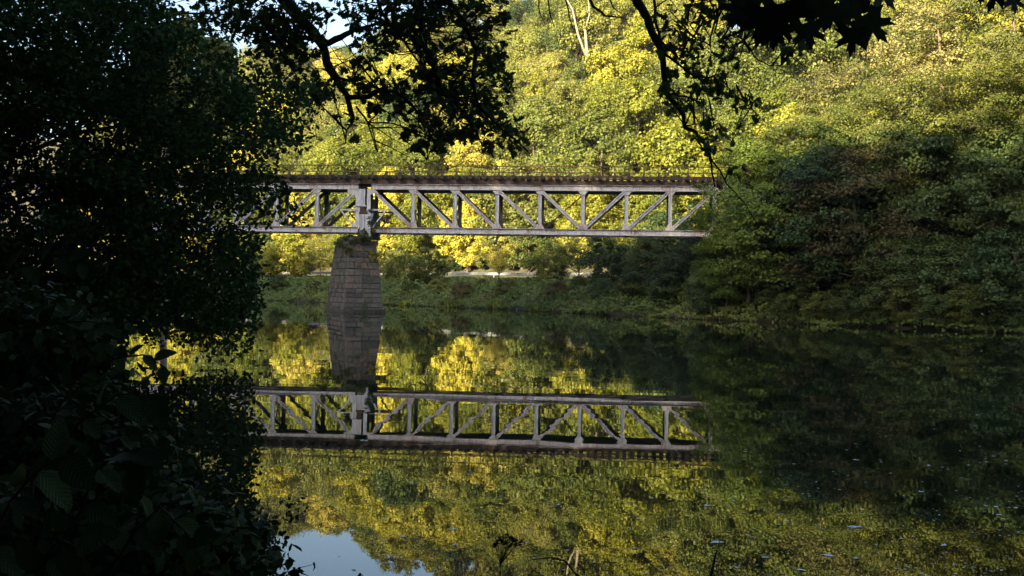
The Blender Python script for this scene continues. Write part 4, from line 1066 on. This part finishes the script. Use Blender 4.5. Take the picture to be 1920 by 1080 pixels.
E2 = [(1290, 50, 55, 35, .7), (1350, 20, 60, 30, .8), (1275, 92, 40, 22, .9), (1300, 115, 45, 25, .7), (1370, 110, 25, 22, 1.1), (1345, 90, 40, 25, .4), (1290, 160, 50, 35, .9), (1330, 180, 40, 35, .8), (1285, 205, 30, 14, .7), (1245, 160, 12, 25, .5),
      (1360, 195, 30, 20, .6), (1400, 205, 25, 20, .7), (1430, 215, 18, 14, .5), (1325, 255, 25, 30, .8), (1350, 280, 30, 30, .7), (1385, 245, 22, 14, .4), (1495, 85, 45, 22, .8), (1470, 100, 25, 20, .5), (1540, 90, 22, 16, .5), (1360, 330, 22, 20, .4), (1230, 30, 20, 20, .3), (1420, 60, 60, 40, .8), (1230, 100, 10, 12, .5)]
oak((5.0, -2.5), 'oak whose crooked dark branch hangs down in front of the right end of the bridge', L2, E2, (5.8, 6.7), 105, 62, 290, lsize=.058, crown=cr2, leafy=5)
# curled dry leaves on that branch
for px, py, lab in ((1393, 316, 'curled rust brown dead leaf hanging in front of the right bank trees'), (1345, 348, 'small rust brown dead leaf at the tip of the hanging oak branch')):
    q = at(px, py, 5.9); r = empty('dead_leaf', q); tag(r, lab, 'leaf')
    DL = plain('dry_leaf', [(.3, (.20, .07, .04)), (.7, (.32, .13, .07))], 40, .7)
    sh = OAK * np.array([.075, .10, .3]); sh[:, 2] += .03 * (sh[:, 0] / .04) ** 2
    me = mesh_np('blade', sh, [len(sh)], np.arange(len(sh))); o = link('blade', me, r, DL); o.rotation_euler = (1.2, .9, .4)
    me2 = mesh_np('blade', sh * .9, [len(sh)], np.arange(len(sh))); o = link('blade', me2, r, DL); o.rotation_euler = (1.5, -.5, 1.2)

# ------------------------------------------------------------------ maple leaves close to the viewpoint
bz = gz(3.4, -.6); mr = empty('maple_tree', (3.4, -.6, bz)); tag(mr, 'maple whose large black five pointed leaves hang in at the upper right', 'tree')
mbase = Vector((3.4, -.6, bz))
MAT_M = leaf_mat('leaf_maple_near', (.012, .024, .008), (.02, .04, .012), (.03, .055, .016), transl=.12, nscale=6)
ML = [(1432, 28, 128, -100, 2.3), (1395, 10, 110, -140, 2.35), (1480, 15, 120, -80, 2.28), (1515, 52, 92, -95, 2.2), (1470, 50, 75, -115, 2.4), (1540, 8, 110, -70, 2.35), (1600, 5, 120, -100, 2.3), (1628, 38, 115, -35, 2.2), (1600, 62, 92, -85, 2.15),
      (1565, 20, 95, -120, 2.25), (1420, -20, 120, -60, 2.4), (1510, -25, 130, -90, 2.4), (1650, -25, 110, -60, 2.3), (1585, -35, 120, -90, 2.4), (1868, -18, 90, -95, 2.2), (1900, -5, 70, -70, 2.2), (1835, -25, 80, -120, 2.2), (1385, 30, 70, -170, 2.35), (1448, 62, 70, -88, 2.3), (1500, 72, 56, -60, 2.35)]
for i, (px, py, sp, ang, Y) in enumerate(ML):
    me = mesh_np('leaf', MAPLE + np.array([0, 0, 0]), [len(MAPLE)], np.arange(len(MAPLE)), [random.random() * .8]); me.materials.append(MAT_M)
    o = link('leaf', me, mr); a = math.radians(ang + 15 * math.sin(i * 7)); tvec = Vector((math.cos(a), random.uniform(-.25, .25), math.sin(a))).normalized(); nn = Vector((random.uniform(-.3, .3), -1, random.uniform(.0, .5)))
    nn = (nn - tvec * nn.dot(tvec)).normalized(); bb = nn.cross(tvec); s = sp / FPX * Y
    M = Matrix((tvec, bb, nn)).transposed().to_4x4(); o.matrix_local = Matrix.Translation(Vector(at(px, py, Y)) - mbase) @ M @ Matrix.Scale(s, 4)
    p0 = Vector(at(px, py, Y)) - mbase - tvec * s * .1; e = p0 + Vector((random.uniform(-.02, .02), .0, .09)); mb = MB(); mb.tube([p0, p0.lerp(e, .5) - tvec * .01, e], .0011, 5); mb.build('leaf_stalk', BARKD, mr)
for a, c in (((1395, -60), (1640, -90)), ((1820, -50), (1960, -90))):
    mb = MB(); p0, p1 = Vector(at(*a, 2.35)) - mbase, Vector(at(*c, 2.35)) - mbase; mb.tube([p0, p0.lerp(p1, .5) + Vector((0, 0, .03)), p1, Vector((-.3, .1, 3.6))], [.003, .004, .006, .012], 6); mb.build('branch', BARKD, mr)
mb = MB(); mb.tube([(0, 0, -.3), (-.05, 0, 2), (-.3, .1, 3.6), (-.4, .2, 6)], [.09, .08, .06, .03], 8); mb.build('trunk', BARKD, mr, True)

# ------------------------------------------------------------------ plants on the near bank, lower left
def bushy(ell, Yr, dens, lab, seed, crr=(.12, .26), nl=16, ls=(.03, .03), m_='near', root=None, shape=HEX, zmin=.05, name='bank_plant', cat='plant'):
    rng = np.random.default_rng(seed); C = px_cloud(ell, Yr, 0, dens, rng)
    C = C[C[:, 2] > zmin]
    if root is None: root = (C[:, 0].mean() - .4, C[:, 1].mean())
    z = max(0, gz(*root)); b_ = np.array([root[0], root[1], z]); r = empty(name, b_); tag(r, lab, cat)
    P, N_, ti = clump_leaves(C, rng.uniform(*crr, len(C)), .7, nl, rng, up=.6); k = P[:, 2] > zmin; P, N_, ti = P[k], N_[k], ti[k]
    link('foliage', leaf_mesh('foliage', P - b_, N_, ls[0] + ls[1] * rng.random(len(P)), ti, rng, shape), r, LM[m_])['kind'] = 'stuff'
    mb = MB()
    for c in C[::6]:
        e = c - b_; s_ = e * np.array([.35, .35, .0]); mb.tube([tuple(s_), tuple(e * .6 + np.array([0, 0, .05]) + s_ * .2), tuple(e)], [.007, .005, .002], 4, cap=False)
    mb.build('stems', BARKD, r)['kind'] = 'stuff'
    return r
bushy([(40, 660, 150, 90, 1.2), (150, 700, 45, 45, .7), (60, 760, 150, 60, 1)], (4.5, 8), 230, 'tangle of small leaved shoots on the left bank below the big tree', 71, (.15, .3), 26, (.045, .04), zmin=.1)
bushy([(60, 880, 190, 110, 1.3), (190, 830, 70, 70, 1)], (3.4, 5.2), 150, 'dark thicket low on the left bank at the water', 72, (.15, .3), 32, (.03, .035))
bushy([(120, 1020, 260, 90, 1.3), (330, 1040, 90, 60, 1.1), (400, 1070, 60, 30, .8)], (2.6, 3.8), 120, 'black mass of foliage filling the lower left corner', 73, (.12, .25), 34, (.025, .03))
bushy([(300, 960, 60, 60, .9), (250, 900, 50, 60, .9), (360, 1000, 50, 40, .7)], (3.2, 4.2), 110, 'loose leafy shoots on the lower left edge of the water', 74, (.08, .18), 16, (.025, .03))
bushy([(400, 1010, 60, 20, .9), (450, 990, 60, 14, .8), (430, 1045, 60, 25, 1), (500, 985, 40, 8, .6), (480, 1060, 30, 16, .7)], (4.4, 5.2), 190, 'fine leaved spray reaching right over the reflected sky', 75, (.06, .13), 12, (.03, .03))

def leafy_stem(pts, Y0, Y1, nleaf, lsz, lab, seed, hang=.5, tone='near', w=7, parent=None, two=False):
    rg = random.Random(seed); m = len(pts); P = [Vector(at(a, c, Y0 + (Y1 - Y0) * i / (m - 1))) for i, (a, c) in enumerate(pts)]
    b_ = P[0].copy(); b_.z = max(gz(b_.x, b_.y), 0); r = empty('bank_plant', b_); tag(r, lab, 'plant')
    mb = MB(); mb.tube([Vector((0, 0, -.03))] + [p - b_ for p in P], [.006] + [.0045 * (1 - .7 * i / (m - 1)) for i in range(m)], 6); mb.build('stem', BARKD, r, True)
    me = blade_mesh('leaf', rg.random()); me.materials.append(LM[tone])
    for i in range(nleaf):
        u = (i + .6) / nleaf * (m - 1); j = min(m - 2, int(u)); p = P[j].lerp(P[j + 1], u - j); d = (P[j + 1] - P[j]).normalized()
        for s_ in ((-1, 1) if two else ((-1) ** i,)):
            side = d.cross(Vector((0, -1, 0))).normalized() * s_
            t = (side * .8 + d * .7 + Vector((rg.uniform(-.2, .2), rg.uniform(-.5, .3), -hang * rg.random()))).normalized()
            nn = Vector((rg.uniform(-.4, .4), rg.uniform(-1, -.2), rg.uniform(.3, 1))); nn = (nn - t * nn.dot(t)).normalized(); bb = nn.cross(t)
            s = lsz * rg.uniform(.6, 1.0); o = link('leaf', me, r); o.matrix_local = Matrix.Translation(p - b_ + t * s * .55) @ Matrix((t, bb, nn)).transposed().to_4x4() @ Matrix.Scale(s, 4)
    return r
leafy_stem([(-60, 640), (20, 618), (90, 608), (160, 602), (232, 612)], 2.6, 2.5, 8, .075, 'arching shoot with a row of upright pointed leaflets at the left', 1, -.9)
leafy_stem([(90, 800), (150, 700), (215, 672), (270, 665), (312, 690)], 3.0, 2.8, 9, .07, 'twig of rounded leaves silhouetted against the yellow reflection', 2, .2)
leafy_stem([(60, 900), (150, 790), (220, 740), (290, 735)], 2.6, 2.4, 7, .10, 'shoot with broad toothed leaves above the bridge reflection', 3, .5)
leafy_stem([(80, 1080), (150, 960), (180, 880), (240, 840), (265, 870)], 2.4, 2.2, 9, .11, 'nettle like stem with drooping veined leaves in the lower left', 4, 1.0)
leafy_stem([(-40, 1060), (20, 940), (70, 880), (130, 850)], 2.0, 1.9, 7, .11, 'leafy stem with broad pale backed leaves at the left edge', 5, .9)
leafy_stem([(180, 1120), (250, 1000), (300, 950), (350, 1000), (370, 1030)], 2.5, 2.3, 9, .10, 'bent stem with hanging toothed leaves right of the nettle like one', 6, 1.0)
leafy_stem([(40, 1120), (80, 1060), (110, 1010), (150, 1030)], 1.9, 1.8, 6, .11, 'low stem with wide dim leaves in the bottom left corner', 7, .7)
leafy_stem([(190, 1000), (240, 900), (262, 860), (270, 820)], 2.9, 2.8, 8, .08, 'upright shoot with light edged leaves beside the dark reflection', 8, .6)
leafy_stem([(-40, 520), (40, 500), (110, 480), (160, 495)], 3.2, 3.1, 7, .085, 'pale leaved twig reaching in from the left edge above the arching shoot', 9, .5)

def blades(items, lab, name='grass', mat=None, cat='grass blade'):
    a0 = Vector(at(*items[0][0][0], items[0][1])); b_ = Vector((a0.x, a0.y, max(0, gz(a0.x, a0.y)))); r = empty(name, b_); tag(r, lab, cat)
    for pts, Y, w in items:
        P = [Vector(at(a, c, Y)) - b_ for a, c in pts]; V = []; m = len(P)
        for i, p in enumerate(P):
            d = (P[min(i + 1, m - 1)] - P[max(0, i - 1)]).normalized(); sd = d.cross(Vector((0, 1, 0))).normalized(); ww = w / 2 / FPX * Y * (1 - (i / (m - 1)) ** 2 * .95) ; V += [tuple(p - sd * ww), tuple(p + sd * ww), tuple(p + Vector((0, .004, -.0)))]
        idx = []; 
        for i in range(m - 1):
            q = 3 * i
            idx += [(q, q + 2, q + 5, q + 3), (q + 2, q + 1, q + 4, q + 5)]
        me = mesh_np('blade', V, np.full(len(idx), 4), np.array(idx).ravel(), np.full(len(idx), .5)); link('blade', me, r, mat or LM['near'])
blades([([(1325, 1130), (1332, 1085), (1342, 1040), (1352, 1005)], 2.2, 6)], 'single upright grass blade at the bottom, right of the centre')
blades([([(1090, 1090), (1060, 1052), (1030, 1046), (980, 1052)], 2.3, 4)], 'short flat grass blade lying across the bottom edge')
blades([([(1000, 1120), (985, 1088), (1000, 1070), (1030, 1085)], 2.0, 4), ([(1035, 1120), (1050, 1085), (1075, 1072), (1100, 1090)], 2.0, 3)], 'two curled grass tips at the bottom edge near the centre')
blades([([(520, 1120), (530, 1085), (560, 1065), (592, 1058)], 2.6, 3), ([(560, 1064), (565, 1075), (578, 1080)], 2.6, 5), ([(588, 1055), (590, 1064), (586, 1072)], 2.6, 4)], 'thin bent twig with a dead leaf over the reflected sky', 'dry_stalk', BARKD, 'twig')
blades([([(660, 1120), (668, 1090), (676, 1076), (682, 1082)], 2.4, 10)], 'small dark leaf tip poking up from the bottom edge', 'grass', None, 'leaf tip')
# dried umbel
q = at(930, 1130, 2.3); r = empty('dry_flower_head', (q[0], q[1], max(0, gz(q[0], q[1])))); tag(r, 'dried umbrella shaped seed head on a stalk at the bottom centre', 'seed head'); b_ = Vector((q[0], q[1], max(0, gz(q[0], q[1]))))
hub = Vector(at(938, 1060, 2.3)) - b_; mb = MB(); mb.tube([Vector((0, 0, 0)), hub.lerp(Vector((0, 0, 0)), .4) + Vector((-.005, 0, 0)), hub], [.002, .0016, .0012], 5); mb.build('stalk', BARKD, r)
rays = MB(); seeds = MB(); rg = random.Random(8)
for i in range(46):
    a = rg.uniform(0, 6.28); e_ = rg.uniform(.3, 1) ; tip = hub + Vector((.018 + .034 * math.cos(a) * e_, .03 * math.sin(a) * e_, .045 + .02 * rg.random() - .018 * e_ + .012))
    rays.tube([hub, hub.lerp(tip, .6) + Vector((0, 0, .004)), tip], [.0005, .0004, .0003], 3, cap=False)
    for _ in range(5): seeds.box(tip + Vector([rg.uniform(-.004, .004) for _ in range(3)]), (.0026, .0026, .003))
rays.build('rays', BARKD, r)['kind'] = 'stuff'; seeds.build('seeds', BARKD, r)['kind'] = 'stuff'

# ------------------------------------------------------------------ leaves and flecks floating on the river
FL = []
for v in range(5):
    rg = random.Random(90 + v); k = 9; vs = [(0, 0, .002)]
    for i in range(k):
        a = 2 * math.pi * i / k; q = .5 * rg.uniform(.6, 1.05) * (1.25 if i == 0 else 1); vs.append((q * math.cos(a), q * .62 * math.sin(a), .03 + .16 * rg.random() * (i % 2)))
    mb = MB(); mb.v = vs; mb.f = [(0, 1 + i, 1 + (i + 1) % k) for i in range(k)]; me = mb.mesh('floating_leaf'); FL.append(me)
FM = plain('floating_leaf_sky_sheen', [(.3, (.45, .50, .55)), (.7, (.65, .70, .74))], 30, .3, spec=.8); FMd = plain('floating_leaf_dark', [(.3, (.05, .04, .02)), (.7, (.10, .08, .03))], 30, .35)  # sky reflection on the wet leaves is painted into the pale base colour
for me in FL: me.materials.append(FM)
rg = random.Random(14); spots = []
big = [(1728, 922, 1.5), (1602, 988, 2.0), (1770, 1022, 1.1), (1555, 1042, 1.7), (1436, 1045, 1.4), (1742, 873, 1.2), (1605, 862, 1), (1475, 977, 1), (1328, 948, 1.3), (1345, 1017, 2.2), (1047, 946, 1), (848, 992, 1.4), (1325, 947, .9), (718, 1014, .9), (720, 1013, .7), (853, 1022, 1), (755, 1006, .9), (1190, 1028, 1), (1222, 934, .8), (1198, 972, .8), (1030, 945, .9), (1868, 950, 1.1), (1848, 948, .9), (1872, 965, 1.2), (1905, 952, .9), (1605, 1047, 1.3), (1503, 1069, 1.2), (682, 826, 1.6)]
for px, py, s in big: spots.append((px, py, s, 0))
for i in range(150):
    px = 1930 - 560 * rg.random() ** 1.2; py = 770 + 310 * rg.random() ** .8; spots.append((px, py, rg.uniform(.3, .7), 0))
for i in range(60):
    px = rg.uniform(620, 1400); py = rg.uniform(840, 1078); spots.append((px, py, rg.uniform(.35, .7), 0))
for i in range(22): spots.append((rg.uniform(380, 520), rg.uniform(790, 890), rg.uniform(.3, .6), 0))
for i in range(14): spots.append((rg.uniform(600, 1700), rg.uniform(900, 1070), rg.uniform(.5, .8), 1))
for i, (px, py, s, dk) in enumerate(spots):
    hor = 537 + (px - 960) * math.tan(ROLL); Y = FPX * HCAM / (py - hor) * .999; q = at(px, py, Y)
    o = link('floating_leaf', FL[i % 5], None, None); o.location = (q[0], q[1], .0015); sc = .062 * s * (1 if Y < 12 else 1.2); o.scale = (sc * rg.uniform(.8, 1.3), sc, sc * .5); o.rotation_euler = (0, 0, rg.uniform(-.8, .8) + (3.14 if rg.random() < .5 else 0))
    if dk: o.material_slots[0].link = 'OBJECT'; o.material_slots[0].material = FMd
    if dk: tag(o, 'small dark brown leaf floating on the river', 'leaf', 'dark floating leaves')
    else: tag(o, 'small leaf painted with pale sky sheen, floating on the dark river in the foreground', 'leaf', 'pale leaves floating on the river')

# ------------------------------------------------------------------ thin evening haze over the valley
hm = bpy.data.materials.new('haze_air'); hm.use_nodes = True; hn = hm.node_tree; hn.nodes.clear()
ho = hn.nodes.new('ShaderNodeOutputMaterial'); hv = hn.nodes.new('ShaderNodeVolumePrincipled'); hv.inputs['Density'].default_value = .0001; hv.inputs['Color'].default_value = (.95, .95, .92, 1); hv.inputs['Anisotropy'].default_value = .1
hn.links.new(hv.outputs[0], ho.inputs['Volume'])
mb = MB(); mb.box((0, 135, 50), (860, 660, 108)); tag(mb.build('haze', hm), kind='stuff')
